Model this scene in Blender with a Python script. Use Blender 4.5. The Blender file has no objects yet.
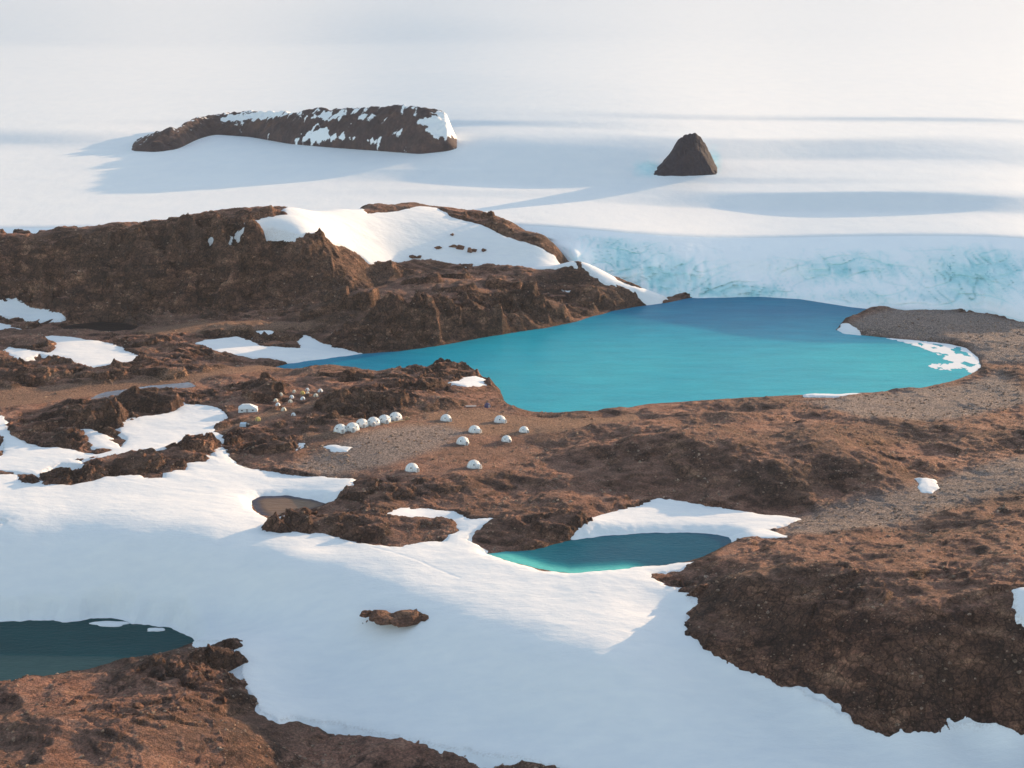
import bpy, math, random
import numpy as np
from mathutils import Vector, Matrix

random.seed(7)
rng = np.random.default_rng(11)
sc = bpy.context.scene
COL = sc.collection

# ------------------------------------------------------------------ camera numbers
F_PX, CX, CY = 1500.0, 512.0, 384.0
CAM_H = 215.0                      # metres above the big lake (lake = z 0)
PITCH = math.atan(384.0 / 1500.0)
SP, CP = math.sin(PITCH), math.cos(PITCH)
SUN_AZ, SUN_EL = math.radians(50.0), math.radians(10.0)


def ray(px, py):
    """slope of the view line: X per Y, Z drop per Y"""
    a = (np.asarray(px, float) - CX) / F_PX
    b = (CY - np.asarray(py, float)) / F_PX
    yy = CP + b * SP
    return a / yy, (-SP + b * CP) / yy      # u, dz/dY


def at_z(px, py, z):
    u, k = ray(px, py)
    Y = (z - CAM_H) / k
    return u * Y, Y, z


def at_d(px, py, Y):
    u, k = ray(px, py)
    return u * Y, Y, CAM_H + k * Y


# ------------------------------------------------------------------ noise
def _h(ix, iy, seed):
    n = (ix.astype(np.int64) * 374761393 + iy.astype(np.int64) * 668265263 + seed * 974634777) & 0xFFFFFFFF
    n = ((n ^ (n >> 13)) * 1274126177) & 0xFFFFFFFF
    n = ((n ^ (n >> 16)) * 2246822519) & 0xFFFFFFFF
    return ((n ^ (n >> 15)) & 0xFFFFFF).astype(np.float32) / 16777216.0


def perlin(x, y, seed=0):
    x0 = np.floor(x); y0 = np.floor(y)
    fx = (x - x0).astype(np.float32); fy = (y - y0).astype(np.float32)
    ix = x0.astype(np.int64); iy = y0.astype(np.int64)
    ux = fx * fx * fx * (fx * (fx * 6 - 15) + 10); uy = fy * fy * fy * (fy * (fy * 6 - 15) + 10)

    def g(dx, dy):
        a = _h(ix + dx, iy + dy, seed) * 6.2831853
        return np.cos(a) * (fx - dx) + np.sin(a) * (fy - dy)
    a = g(0, 0) * (1 - ux) + g(1, 0) * ux
    b = g(0, 1) * (1 - ux) + g(1, 1) * ux
    return (a * (1 - uy) + b * uy) * 1.5


def fbm(x, y, seed=0, octv=4, gain=0.5):
    s = 0; a = 1.0; t = 0
    for i in range(octv):
        s = s + a * perlin(x * 2 ** i + 17.3 * i, y * 2 ** i - 9.1 * i, seed + i); t += a; a *= gain
    return s / t


def ridged(x, y, seed=0, octv=4, gain=0.5):
    s = 0; a = 1.0; t = 0
    for i in range(octv):
        s = s + a * (1 - np.abs(perlin(x * 2 ** i + 5.7 * i, y * 2 ** i + 3.3 * i, seed + i)) * 1.4); t += a; a *= gain
    return s / t


def cells(x, y, seed=0):
    ix = np.floor(x).astype(np.int64); iy = np.floor(y).astype(np.int64)
    f1 = np.full(x.shape, 9.0, np.float32); f2 = f1.copy(); r = np.zeros(x.shape, np.float32)
    tx = np.zeros(x.shape, np.float32); ty = np.zeros(x.shape, np.float32)
    for dx in (-1, 0, 1):
        for dy in (-1, 0, 1):
            cx = ix + dx; cy = iy + dy
            ox = cx + _h(cx, cy, seed) - x; oy = cy + _h(cx, cy, seed + 1) - y
            d = np.sqrt(ox * ox + oy * oy).astype(np.float32)
            near = d < f1
            f2 = np.where(near, f1, np.minimum(f2, d)); f1 = np.where(near, d, f1)
            r = np.where(near, _h(cx, cy, seed + 2), r)
            tx = np.where(near, ox, tx); ty = np.where(near, oy, ty)
    return f1, f2, r, tx, ty


def sstep(a, b, x):
    t = np.clip((x - a) / (b - a), 0, 1)
    return t * t * (3 - 2 * t)


def poly_sd(px, py, poly):
    """signed distance, positive inside"""
    d = np.full(px.shape, 1e12, np.float32); ins = np.zeros(px.shape, bool)
    n = len(poly)
    for i in range(n):
        x0, y0 = poly[i]; x1, y1 = poly[(i + 1) % n]
        ex, ey = x1 - x0, y1 - y0
        wx = px - x0; wy = py - y0
        t = np.clip((wx * ex + wy * ey) / (ex * ex + ey * ey + 1e-9), 0, 1)
        d = np.minimum(d, (wx - ex * t) ** 2 + (wy - ey * t) ** 2)
        if y0 != y1:
            c = (y0 > py) != (y1 > py)
            ins ^= c & (px < ex * (py - y0) / (y1 - y0) + x0)
    d = np.sqrt(d)
    return np.where(ins, d, -d).astype(np.float32)


def sd_local(X, Y, poly, margin, far=-99.0):
    """poly_sd evaluated only inside the polygon's box plus a margin"""
    P = np.asarray(poly, float)
    m = (X > P[:, 0].min() - margin) & (X < P[:, 0].max() + margin) & (Y > P[:, 1].min() - margin) & (Y < P[:, 1].max() + margin)
    out = np.full(X.shape, far, np.float32)
    out[m] = poly_sd(X[m], Y[m], P)
    return out


# ------------------------------------------------------------------ base relief: control points
ZL, ZP, ZT = -18.0, 4.0, 3.5          # low lake, turquoise pond, dark tarn
ctrl_z = [
    # bottom rock knoll and ground in front of it
    (0, 684, -12), (60, 670, -11), (120, 662, -10), (180, 650, -9), (234, 643, -8), (100, 700, -6), (180, 690, -6), (20, 740, -3),
    (100, 760, 0), (220, 740, -5), (250, 700, -12), (250, 745, -11), (300, 745, -17), (300, 775, -19), (400, 764, -15.5), (150, 800, 2), (-80, 720, -6), (-80, 690, -12),
    (450, 790, -19), (500, 766, -15), (560, 785, -16.5),
    # low lake floor and snow around it
    (-60, 640, -20), (60, 640, -21), (140, 640, -20), (-60, 612, -15), (60, 610, -14.5), (150, 612, -14.5), (200, 630, -15.5), (230, 620, -14),
    # snowfield: level top, then the long slope
    (60, 500, 7), (150, 500, 6.5), (230, 500, 6), (0, 500, 7.5), (-80, 500, 8), (0, 530, 5.5), (120, 540, 5), (200, 552, 4.5), (280, 566, 4.0),
    (340, 580, 3.6), (400, 600, 3.0), (460, 625, 2.4), (540, 650, 1.6), (610, 662, 1.2), (330, 545, 4.6), (450, 575, 4.9), (560, 600, 4.4), (640, 620, 3.0), (500, 572, 5.1), (540, 581, 5.1), (600, 583, 5.1), (645, 578, 5.0), (685, 568, 5.0), (600, 600, 4.4),
    (0, 570, -4), (100, 580, -6), (200, 600, -8), (280, 620, -8.5), (340, 650, -9), (420, 680, -8.5), (500, 700, -8.5), (600, 710, -7),
    (300, 680, -14), (400, 715, -14), (500, 735, -14), (620, 750, -13), (720, 740, -11), (820, 760, -11), (940, 760, -10), (1040, 770, -9),
    (660, 680, -2), (700, 690, -5), (740, 700, -7),
    # right hill
    (690, 612, 2), (720, 655, 0), (790, 690, -5), (860, 728, -8), (960, 728, -8), (1040, 738, -8),
    (660, 578, 4.0), (700, 575, 8), (720, 588, 11), (770, 592, 15), (830, 600, 18), (890, 605, 20), (950, 610, 21), (1010, 615, 22), (1090, 620, 24),
    (780, 640, 5), (860, 660, 8), (940, 670, 9), (1020, 680, 9), (1100, 690, 9),
    (720, 555, 6.5), (780, 545, 11), (860, 550, 16), (940, 555, 19), (1020, 550, 22), (1100, 560, 26), (820, 525, 7.5), (900, 525, 11), (1000, 520, 15),
    # grey gravel col behind it
    (850, 505, 7.5), (900, 495, 9), (960, 480, 10), (1010, 470, 12), (1080, 470, 14),
    # middle hummock
    (540, 428, 6), (580, 438, 10), (640, 443, 15), (700, 446, 18), (760, 449, 18.5), (820, 455, 17.5), (865, 466, 15), (900, 480, 11),
    (560, 470, 6.5), (600, 485, 7), (650, 497, 6), (720, 501, 5.6), (780, 506, 5.6), (840, 495, 7.5), (620, 425, 6), (700, 420, 9), (800, 425, 11),
    (900, 430, 10), (960, 420, 8), (1010, 430, 11), (1080, 420, 12), (930, 455, 11),
    # shores of the big lake
    (540, 414, 1.2), (580, 416, 1.2), (620, 411, 1), (700, 404, 1.2), (800, 398, 1.5), (900, 393, 1.4), (970, 380, 1.2), (990, 365, 1.5), (1030, 360, 3),
    (600, 380, -6), (700, 350, -8), (800, 350, -8), (600, 340, -6), (900, 370, -3), (760, 320, -6), (450, 355, -2),
    # peninsula
    (850, 334, 1), (900, 337, 1.2), (930, 340, 1), (870, 322, 5), (900, 316, 7), (940, 318, 6.5), (980, 330, 3.5), (1010, 340, 3.5),
    # camp flat
    (440, 418, 5), (500, 422, 3.5), (470, 432, 6), (420, 442, 7), (380, 430, 8), (345, 432, 9), (520, 430, 4.5), (460, 444, 6.5), (510, 442, 5.5),
    (475, 465, 9), (410, 468, 8.5), (440, 478, 9.5), (380, 455, 7.5), (330, 460, 6), (280, 460, 5.5), (540, 455, 5), (520, 480, 7),
    (400, 495, 8.5), (350, 492, 7), (480, 500, 7.5), (430, 512, 5.0), (540, 505, 8.5), (580, 512, 8), (540, 530, 8), (500, 538, 6),
    (290, 500, 3.8), (300, 527, 6), (350, 525, 8.5), (400, 532, 7), (440, 533, 6), (600, 515, 6.5), (680, 515, 5.5), (750, 520, 5.6),
    (480, 398, 4.5), (500, 408, 2.0),
    # rocks between channel and camp
    (250, 374, 5), (300, 372, 5.5), (350, 369, 4.5), (400, 371, 5), (440, 368, 4.6), (475, 374, 4), (260, 390, 10), (300, 396, 9.0), (345, 396, 10.5), (390, 394, 10),
    (430, 400, 7), (310, 412, 8.5), (270, 418, 8.5), (240, 412, 7.5), (225, 425, 6), (215, 390, 8), (240, 440, 6), (250, 455, 5.5),
    # left: outcrops and valleys
    (30, 425, 9), (70, 412, 13), (95, 403, 14), (150, 394, 12.5), (170, 405, 10), (60, 445, 7), (140, 430, 7), (190, 425, 6.5), (150, 446, 6.5), (10, 445, 6.5),
    (80, 468, 8.5), (140, 462, 9), (190, 450, 9.5), (200, 470, 6.5), (100, 488, 7),
    (20, 398, 6), (100, 397, 6), (-80, 400, 7), (150, 388, 5.5), (190, 384, 5.5), (230, 372, 6),
    (0, 372, 9), (60, 368, 10.5), (120, 370, 9), (160, 376, 7.5), (0, 350, 9), (40, 345, 9), (100, 355, 8), (20, 338, 9), (60, 332, 7),
    (160, 358, 8), (200, 362, 6.5), (250, 360, 4), (280, 362, 2), (180, 345, 9), (220, 328, 10), (260, 330, 9), (160, 330, 7.5), (300, 332, 7), (330, 325, 10),
    (300, 352, 2.5), (240, 345, 5.5), (340, 352, 1.2),
    (100, 328, 3), (0, 326, 5.5), (30, 310, 9), (-80, 330, 6), (150, 322, 7), (-80, 380, 9),
    # ridge face
    (0, 285, 24), (100, 285, 24), (200, 290, 22), (0, 255, 42), (100, 250, 45), (200, 250, 46), (160, 310, 11),
    (400, 264, 27), (460, 264, 25), (520, 266, 23), (560, 267, 21), (385, 285, 19.5), (430, 286, 21), (480, 285, 21), (530, 282, 18),
    (360, 322, 12), (400, 309, 18), (440, 304, 20), (480, 300, 19), (520, 297, 15), (560, 293, 10), (300, 313, 13), (340, 312, 16), (250, 316, 9.5),
    (400, 351, 0.6), (440, 346, 0.6), (480, 338, 0.6), (540, 328, 0.6), (590, 302, 6), (605, 313, 0.6), (640, 302, 3), (680, 300, 1),
    (340, 335, 8), (360, 353, 0.6), (330, 343, 4), 
    (250, 233, 57), (350, 296, 18), (300, 297, 17), (250, 300, 15), (300, 278, 29), (265, 290, 20), (330, 290, 20.5),
]
ctrl_d = [(0, 234, 1060), (60, 227, 1060), (120, 221, 1070), (180, 216, 1080), (240, 209, 1090), (290, 207, 1100), (330, 210, 1140), (380, 212, 1225),
          (430, 208, 1250), (480, 217, 1225), (520, 224, 1190), (550, 238, 1140), (575, 259, 1095), (600, 272, 1085), (640, 289, 1072), (-90, 240, 1050), (-200, 245, 1040),
          (-200, 330, 950), (308, 248, 1034), (288, 243, 1040), (270, 240, 1046), (340, 265, 1043), (360, 281, 1041), (375, 288, 1048), (325, 255, 1039), (355, 211, 1190)]
cp = [at_z(*c) for c in ctrl_z] + [at_d(*c) for c in ctrl_d]
# crest falls away behind to below the ice
for px, py, d in ctrl_d[:15]:
    x, y, z = at_d(px, py, d); cp.append((x * 1.05, y + 55, min(z - 22, 22)))
    cp.append((x * 1.12, y + 130, 2))
cp += [(x, 1300, -25) for x in range(-500, 800, 120)]
cp += [(230, 1110, -6), (330, 1110, -6), (430, 1100, -4), (130, 1150, -12)]
# off-frame land to the right (throws the long shadows) and left, and towards the camera
cp += [(560, 900, 8), (520, 760, 16), (430, 640, 24), (360, 560, 30), (310, 500, 32), (260, 440, 26), (270, 380, 10), (420, 480, 34), (500, 560, 34), (560, 650, 28),
       (-320, 700, 10), (-280, 560, 4), (-260, 480, -8), (-330, 850, 10), (-420, 980, 20), (-230, 400, 0), (-120, 350, 2), (0, 350, -12), (120, 350, -16), (230, 340, -14)]
CPA = np.array(cp, float)
CC = 9.0


def _phi(dx, dy):
    return np.sqrt(dx * dx + dy * dy + CC * CC)


# the relief is denser in depth than across, so stretch nothing: plain multiquadric with light smoothing
_n = len(CPA)
_A = _phi(CPA[:, None, 0] - CPA[None, :, 0], CPA[:, None, 1] - CPA[None, :, 1])
_A = -_A + 0.0
_M = np.zeros((_n + 3, _n + 3)); _M[:_n, :_n] = _A - np.eye(_n) * -2.0
_P = np.c_[np.ones(_n), CPA[:, 0] / 500, CPA[:, 1] / 500]
_M[:_n, _n:] = _P; _M[_n:, :_n] = _P.T
_W = np.linalg.solve(_M, np.r_[CPA[:, 2], 0, 0, 0])


def base_rbf(X, Y):
    sh = X.shape; X = X.ravel(); Y = Y.ravel(); out = np.empty(X.size, np.float32)
    cx = CPA[:, 0].astype(np.float32); cy = CPA[:, 1].astype(np.float32); w = _W[:_n].astype(np.float32)
    for i in range(0, X.size, 20000):
        x = X[i:i + 20000].astype(np.float32)[:, None]; y = Y[i:i + 20000].astype(np.float32)[:, None]
        dx = x - cx; dy = y - cy
        out[i:i + 20000] = -(np.sqrt(dx * dx + dy * dy + np.float32(CC * CC)) @ w) + _W[_n] + _W[_n + 1] * x[:, 0] / 500 + _W[_n + 2] * y[:, 0] / 500
    return out.reshape(sh)


# coarse lookup (world grid, 2.5 m) used for placing outlines
GX0, GX1, GY0, GY1, GS = -620.0, 860.0, 330.0, 1330.0, 2.5
_gx = np.arange(GX0, GX1 + GS, GS); _gy = np.arange(GY0, GY1 + GS, GS)
_GXX, _GYY = np.meshgrid(_gx, _gy)
BASE = base_rbf(_GXX, _GYY)


def sample(G, x, y):
    fx = np.clip((np.asarray(x, float) - GX0) / GS, 0, len(_gx) - 1.001); fy = np.clip((np.asarray(y, float) - GY0) / GS, 0, len(_gy) - 1.001)
    ix = fx.astype(int); iy = fy.astype(int); fx = fx - ix; fy = fy - iy
    return (G[iy, ix] * (1 - fx) + G[iy, ix + 1] * fx) * (1 - fy) + (G[iy + 1, ix] * (1 - fx) + G[iy + 1, ix + 1] * fx) * fy


_YS = np.arange(345.0, 1320.0, 0.8)


def hit(px, py, G=None):
    """first point where a view line meets the relief"""
    u, k = ray(px, py)
    hz = sample(BASE if G is None else G, u * _YS, _YS); rz = CAM_H + k * _YS
    w = np.nonzero(rz <= hz)[0]
    i = w[0] if len(w) else len(_YS) - 1
    Y = _YS[i]
    return float(u * Y), float(Y), float(hz[i])


def gpoly(pts):
    return [hit(*p)[:2] for p in pts]


def zpoly(pts, z):
    return [tuple(float(c) for c in at_z(p[0], p[1], z)[:2]) for p in pts]


# ------------------------------------------------------------------ outlines
LAKE = zpoly([(268, 369), (290, 363), (330, 357.5), (365, 353.5), (400, 351), (440, 345.5), (480, 338), (520, 331.5), (545, 328), (560, 325), (575, 322), (590, 317),
              (615, 310.5), (640, 306), (665, 303), (690, 298), (720, 294), (800, 294), (850, 300), (868, 309), (858, 314), (846, 318), (840, 325), (836, 330), (845, 333.5), (870, 336), (905, 339.5),
              (925, 341), (950, 344), (966, 348), (978, 357), (981, 367), (972, 374), (950, 382), (920, 388), (880, 392), (840, 394.5), (805, 394.5), (770, 396.5),
              (720, 399.5), (680, 402), (650, 404), (620, 409), (590, 413), (560, 413.5), (530, 412), (512, 408), (503, 400), (500, 390), (492, 382), (478, 376),
              (440, 372), (380, 372), (330, 370), (290, 371)], 0)
LOWLAKE = zpoly([(-160, 624), (-60, 621), (0, 620), (20, 621), (30, 619), (55, 619), (62, 622), (80, 620), (90, 617.5), (110, 617), (128, 620), (134, 623), (150, 623), (160, 625), (172, 626),
                 (182, 630), (192, 636), (196, 641), (170, 652), (120, 668), (60, 684), (0, 700), (-160, 720)], ZL)
POND = zpoly([(486, 554), (505, 552), (530, 550), (545, 547), (565, 541), (585, 537), (600, 535), (620, 534), (650, 532.5), (690, 532), (718, 533), (732, 537),
              (733, 543), (715, 551), (700, 558), (685, 563), (640, 567.5), (600, 572), (570, 573.5), (540, 569.5), (515, 563)], ZP)
TARN = zpoly([(58, 328), (75, 324), (100, 322), (125, 323), (143, 327), (130, 331), (100, 332.5), (75, 331)], ZT)
STREAM = gpoly([(80, 400), (100, 394), (120, 390), (150, 386.5), (188, 382.5), (192, 386), (160, 390), (125, 394), (98, 400)])
BROWN = zpoly([(250, 501), (259, 496.5), (285, 495.2), (312, 498.5), (330, 503.5), (318, 509), (296, 513.5), (281, 517.5), (268, 519), (257, 513.5)], 3.3)
WATERS = [('lake', LAKE, 0.0), ('low', LOWLAKE, ZL), ('pond', POND, ZP), ('tarn', TARN, ZT), ('brown', BROWN, 3.3)]

SNOW_MAIN = [(-150, 462), (0, 456), (6, 452), (3, 440), (-20, 430), (-20, 416), (3, 416), (5, 426), (15, 438), (32, 447), (70, 449), (82, 453), (98, 455), (112, 450.5),
             (88, 446), (80, 437), (76, 430), (92, 430), (105, 436), (121, 448), (128, 440), (119, 431), (117, 421), (155, 416), (177, 410.5), (181, 402.5), (200, 405), (222, 409), (226, 416),
             (218, 426), (213, 433), (224, 436), (228, 450), (231, 463), (250, 469), (300, 474.5), (352, 479), (345, 491), (333, 502), (310, 498), (285, 494.5), (257, 495), (249, 499),
             (250, 507), (257, 514), (267, 519.5), (277, 519), (288, 515.5), (267, 527), (267, 531.5), (293, 533), (317, 533.5), (336, 539), (352, 543.5), (375, 545.5), (400, 547),
             (430, 542.5), (448, 541), (451, 535), (460, 530), (450, 524), (420, 520), (390, 518), (383, 514.5), (400, 508), (430, 510), (455, 512), (470, 519.5), (500, 519), (485, 526), (470, 534),
             (466, 541), (490, 552), (515, 562), (540, 568.5), (570, 572.5), (600, 571), (640, 566.5), (690, 562), (697, 561), (686, 567), (654, 575), (653, 579), (662, 585), (676, 588), (682, 595), (690, 602), (698, 606), (689, 612),
             (685, 625), (690, 635), (705, 645), (720, 655), (740, 665), (765, 677), (780, 685), (797, 691), (816, 700), (824, 704), (838, 717), (857, 728), (868, 727), (885, 735), (905, 731.5),
             (940, 731), (970, 727), (1000, 731), (1030, 737), (1250, 760), (1250, 860), (700, 860), (640, 790), (570, 769), (480, 753), (400, 739), (345, 724), (300, 718), (280, 719), (263, 713), (258, 701),
             (250, 690), (244, 680), (242, 665), (237, 642), (196, 640.5), (190, 634), (172, 625.5), (150, 622.5), (134, 622), (110, 616.5), (80, 619.5), (60, 621), (30, 618.5), (0, 619.5), (-150, 623)]
ISLANDS = [
    [(-20, 468), (0, 470), (20, 473), (30, 475), (37, 482), (28, 481), (10, 475), (-20, 473)],
    [(42, 470), (60, 463.5), (68, 465), (80, 464), (78, 460), (110, 457), (140, 452.5), (160, 450), (175, 443), (195, 436), (205, 437), (215, 441), (216, 457), (207, 455), (205, 462),
     (183, 464), (186, 470), (165, 473), (165, 478), (140, 478), (140, 475), (120, 476), (85, 482), (70, 486), (50, 484), (42, 477)],
    [(-10, 519), (4, 519), (10, 522), (4, 525), (-10, 525)],
]
PATCHES = [
    ('long white snow tongue at the foot of the dark ridge, left edge', [(-60, 296), (0, 298), (20, 301), (50, 308), (63, 314), (65, 316.5), (60, 319), (40, 321), (20, 318), (-60, 315)]),
    ('small snow wedge below the snow tongue, at the left edge of the photo', [(-60, 321), (0, 323), (10, 325), (20, 329), (0, 331), (-60, 332)]),
    ('broad snow patch with a ragged left arm below the dark tarn', [(40, 337), (52, 336), (70, 337), (100, 341), (115, 345), (130, 352), (147, 357), (140, 362), (115, 364), (110, 367), (95, 369), (75, 364), (65, 359), (50, 356),
     (40, 354), (30, 357), (18, 360), (12, 356), (3, 351), (10, 347), (25, 349), (48, 353), (53, 350), (55, 344), (47, 342)]),
    ('long curved snow bank running down to the narrow arm of the lake', [(197, 343), (205, 340), (235, 337), (250, 341), (265, 346), (285, 347), (300, 348), (298, 340), (302, 334), (320, 342), (335, 346), (364, 353), (345, 356.5), (320, 359),
     (300, 361), (275, 359.5), (240, 356), (220, 352), (205, 349)]),
    ('tiny snow fleck above the curved snow bank', [(256, 331), (270, 330.5), (277, 335), (260, 337)]),
    ('small tilted snow fleck below the row of joined domes, left one', [(290, 451), (299, 443), (306, 444.5), (303, 448.5), (295, 453)]),
    ('flat snow sliver below the row of joined domes, right one', [(321, 447), (335, 445.5), (351, 447), (347, 451.5), (333, 451.5)]),
    ('snow fleck on the rocky point beside the lake', [(449, 383), (460, 378.5), (475, 376.5), (489, 380), (485, 385.5), (468, 387)]),
    ('lone snow fleck on the grey gravel of the right hillside', [(919, 487), (923, 479), (933, 480), (937, 486), (930, 492.5), (921, 492.5)]),
    ('snow scrap on the hill at the right edge of the photo', [(1013, 590), (1030, 588), (1045, 618), (1018, 614)]),
    ('white snow bank along the far side of the turquoise pond', [(571, 531), (590, 518), (620, 510), (655, 498), (680, 500), (720, 508), (760, 514), (799, 518), (796, 521.5), (767, 529.5), (790, 537.5), (733, 537.5), (718, 533.5), (680, 532.5), (620, 534), (600, 535), (583, 537)]),
    ('large bright snow apron on the top of the ridge', [(242, 231), (248, 222), (262, 219), (285, 214), (300, 206), (330, 208), (350, 210), (365, 214), (400, 211), (420, 206), (437, 208), (455, 218), (480, 224), (500, 235), (530, 246), (555, 256), (577, 266.5),
     (550, 268), (500, 266.5), (470, 264), (440, 262.5), (415, 260), (395, 262), (372, 264), (360, 255), (345, 246.5), (330, 241), (300, 235), (285, 231), (270, 230), (255, 233)]),
    ('tiny snow fleck high on the dark ridge face', [(213, 236), (219, 234.5), (225, 240), (217, 241)]),
    ('snow streak along the foot of the glacier beside the lake', [(580, 264), (600, 270), (616, 279), (640, 288), (679, 298), (660, 300), (632, 292), (606, 283), (592, 272)]),
    ('thin snow sliver on the slope between ridge and lake', [(562, 290), (580, 291.5), (600, 297.5), (588, 297.5), (570, 294)]),
    ('white snow wedge on the tip of the gravel peninsula', [(837, 333), (842, 322), (849, 324), (863, 334), (845, 335.5)]),
    ('thin white snow rim on the near shore of the lake', [(803, 393), (825, 391), (850, 392), (862, 394), (835, 396), (806, 396)]),
]

# ------------------------------------------------------------------ ground colour / roughness zones (outlines on the land itself)
SAND = [[(-60, 396), (0, 387), (60, 384), (110, 383), (150, 378), (200, 372), (280, 362), (300, 366), (240, 374), (200, 381), (140, 388), (90, 397), (40, 404), (-60, 412)],
        [(130, 331), (180, 324), (260, 320), (330, 322), (300, 330), (230, 336), (160, 336)],
        [(212, 430), (250, 419), (300, 405), (345, 391), (350, 394), (300, 412), (255, 426), (218, 436)],
        [(300, 432), (350, 433), (420, 422), (430, 426), (360, 440), (300, 440)],
        [(420, 412), (480, 408), (540, 418), (600, 418), (640, 412), (640, 420), (560, 432), (480, 436), (430, 424)]]
GREY = [[(330, 446), (380, 428), (440, 424), (470, 432), (440, 450), (390, 466), (330, 478), (280, 470)],
        [(780, 520), (830, 505), (900, 490), (960, 470), (1030, 455), (1060, 480), (960, 505), (900, 525), (820, 536), (780, 536)],
        [(800, 400), (880, 394), (960, 384), (1000, 372), (1040, 400), (960, 420), (860, 420)],
        [(835, 334), (860, 318), (930, 308), (1040, 325), (1040, 362), (985, 362), (960, 342), (900, 338)]]
# (px, py, radius m, craggy amount)
CRAGS = [(60, 425, 32, 1), (95, 410, 28, 1.2), (150, 396, 26, 1.1), (30, 372, 40, .9), (90, 362, 40, .9), (160, 360, 36, .9), (140, 340, 30, .7), (230, 330, 34, .9), (280, 335, 26, .9),
         (190, 345, 26, .8), (250, 388, 22, 1.1), (365, 398, 28, 1.1), (400, 380, 30, 1), (440, 372, 30, 1), (470, 376, 18, .9), (345, 409, 15, .8), (315, 419, 12, .7),
         (80, 470, 26, .9), (140, 462, 26, .9), (200, 450, 18, 1), (260, 440, 26, .7), (360, 492, 22, .6), (330, 525, 26, .8), (290, 528, 14, 1), (430, 488, 16, .5), (560, 522, 22, .7), (540, 540, 14, .8),
         (20, 240, 60, 1.3), (100, 240, 70, 1.3), (180, 230, 70, 1.4), (250, 240, 60, 1.3), (280, 256, 20, .45), (335, 268, 22, .42), (320, 290, 34, .7), (365, 338, 20, 1.2), (400, 328, 22, 1.4), (440, 324, 24, 1.5), (480, 318, 24, 1.4), (520, 312, 20, 1.2), (420, 286, 14, .5), (500, 287, 14, .5), (400, 272, 12, .6), (470, 270, 12, .6),
         (555, 302, 22, 1.0), (540, 235, 40, 1.2), (490, 220, 30, 1), (60, 285, 40, .3), (150, 292, 50, .3), (600, 300, 30, .8),
         (150, 690, 30, .8), (230, 665, 16, .9), (900, 600, 45, .35), (1010, 590, 40, .4), (970, 620, 40, .4), (680, 590, 16, .5), (880, 725, 16, .6), (760, 660, 30, .3), (660, 450, 30, .25), (960, 310, 40, .35)]


# ------------------------------------------------------------------ fine grid (finer near the eye so detail stays even)
NU, U0, U1 = 1660, -0.475, 0.63
us = np.linspace(U0, U1, NU)
ys = np.r_[np.arange(352, 470, 0.55), np.arange(470, 1110, 0.62), np.arange(1110, 1280, 0.9), np.arange(1280, 1330, 5.0)]
NY = len(ys)
UU, YY = np.meshgrid(us, ys)
XX = (UU * YY).astype(np.float32); YY = YY.astype(np.float32)
print('grid', XX.shape)
H0 = base_rbf(XX, YY)

# wobble outlines a little so no edge is a ruler line
wx = (fbm(XX / 11, YY / 11, 71, 3) * 1.6 + perlin(XX / 2.7, YY / 2.7, 75) * 0.45).astype(np.float32)
wy = (fbm(XX / 11, YY / 11, 81, 3) * 2.4 + perlin(XX / 2.7, YY / 2.7, 85) * 0.6).astype(np.float32)
XW, YW = XX + wx, YY + wy

sdw = {}
for nm, poly, zw in WATERS:
    sdw[nm] = sd_local(XW * 0.5 + XX * 0.5, YW * 0.5 + YY * 0.5, poly, 40)
Hb = H0.copy()
for nm, poly, zw in WATERS:
    sl_ = {'lake': .22, 'low': .15, 'pond': .05, 'tarn': .2, 'brown': .05}[nm]; s = sdw[nm]; reach = {'lake': 9.0, 'low': 7.0, 'pond': 9.0, 'tarn': 7.0, 'brown': 6.0}[nm]
    w = np.clip(1 + s / reach, 0, 1) ** 2
    out = (1 - w) * np.maximum(Hb, zw + 0.15) + w * (zw - s * sl_ + 0.05)
    Hb = np.where((s <= 0) & (s > -reach), out, Hb)
    Hb = np.where(s > 0, np.minimum(Hb, zw - np.minimum(s * 0.3, 6) - 0.05), Hb)

# craggy amount
crag = np.full(XX.shape, 0.12, np.float32)
for px, py, r, a in CRAGS:
    x, y, z = hit(px, py)
    d2 = ((XX - x) ** 2 + (YY - y) ** 2) / (r * r)
    crag = np.maximum(crag, a * np.exp(-d2 * d2 * 0.7).astype(np.float32))
sand = np.zeros(XX.shape, np.float32)
for p in SAND:
    sand = np.maximum(sand, sstep(-2, 4, sd_local(XW, YW, gpoly(p), 12)))
grey = np.zeros(XX.shape, np.float32)
for p in GREY:
    grey = np.maximum(grey, sstep(-6, 8, sd_local(XW, YW, gpoly(p), 16)))
_cx = [at_d(*c) for c in ctrl_d[:15]]
_cr = np.full(XX.shape, 1e9, np.float32)
for (x0, y0, _), (x1, y1, _) in zip(_cx[:-1], _cx[1:]):
    ex, ey = x1 - x0, y1 - y0
    t = np.clip(((XX - x0) * ex + (YY - y0) * ey) / (ex * ex + ey * ey), 0, 1)
    _cr = np.minimum(_cr, np.hypot(XX - x0 - ex * t, YY - y0 - ey * t))
crag = crag * (1 - 0.72 * sstep(30, 8, _cr))
crag = crag * (1 - 0.85 * sand)

# broken rock: ribs, blocks with tilted tops, cracks
ax = XW * 0.94 + YW * 0.34; ay = -XW * 0.34 + YW * 0.94
wq = fbm(XX / 23, YY / 23, 5, 3) * 7
rib = ridged((ax + wq) / 55, (ay - wq) / 34, 21, 4) - 0.62
gate = sstep(-0.25, 0.35, fbm(XX / 31, YY / 31, 33, 3))            # crags come in clumps


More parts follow.
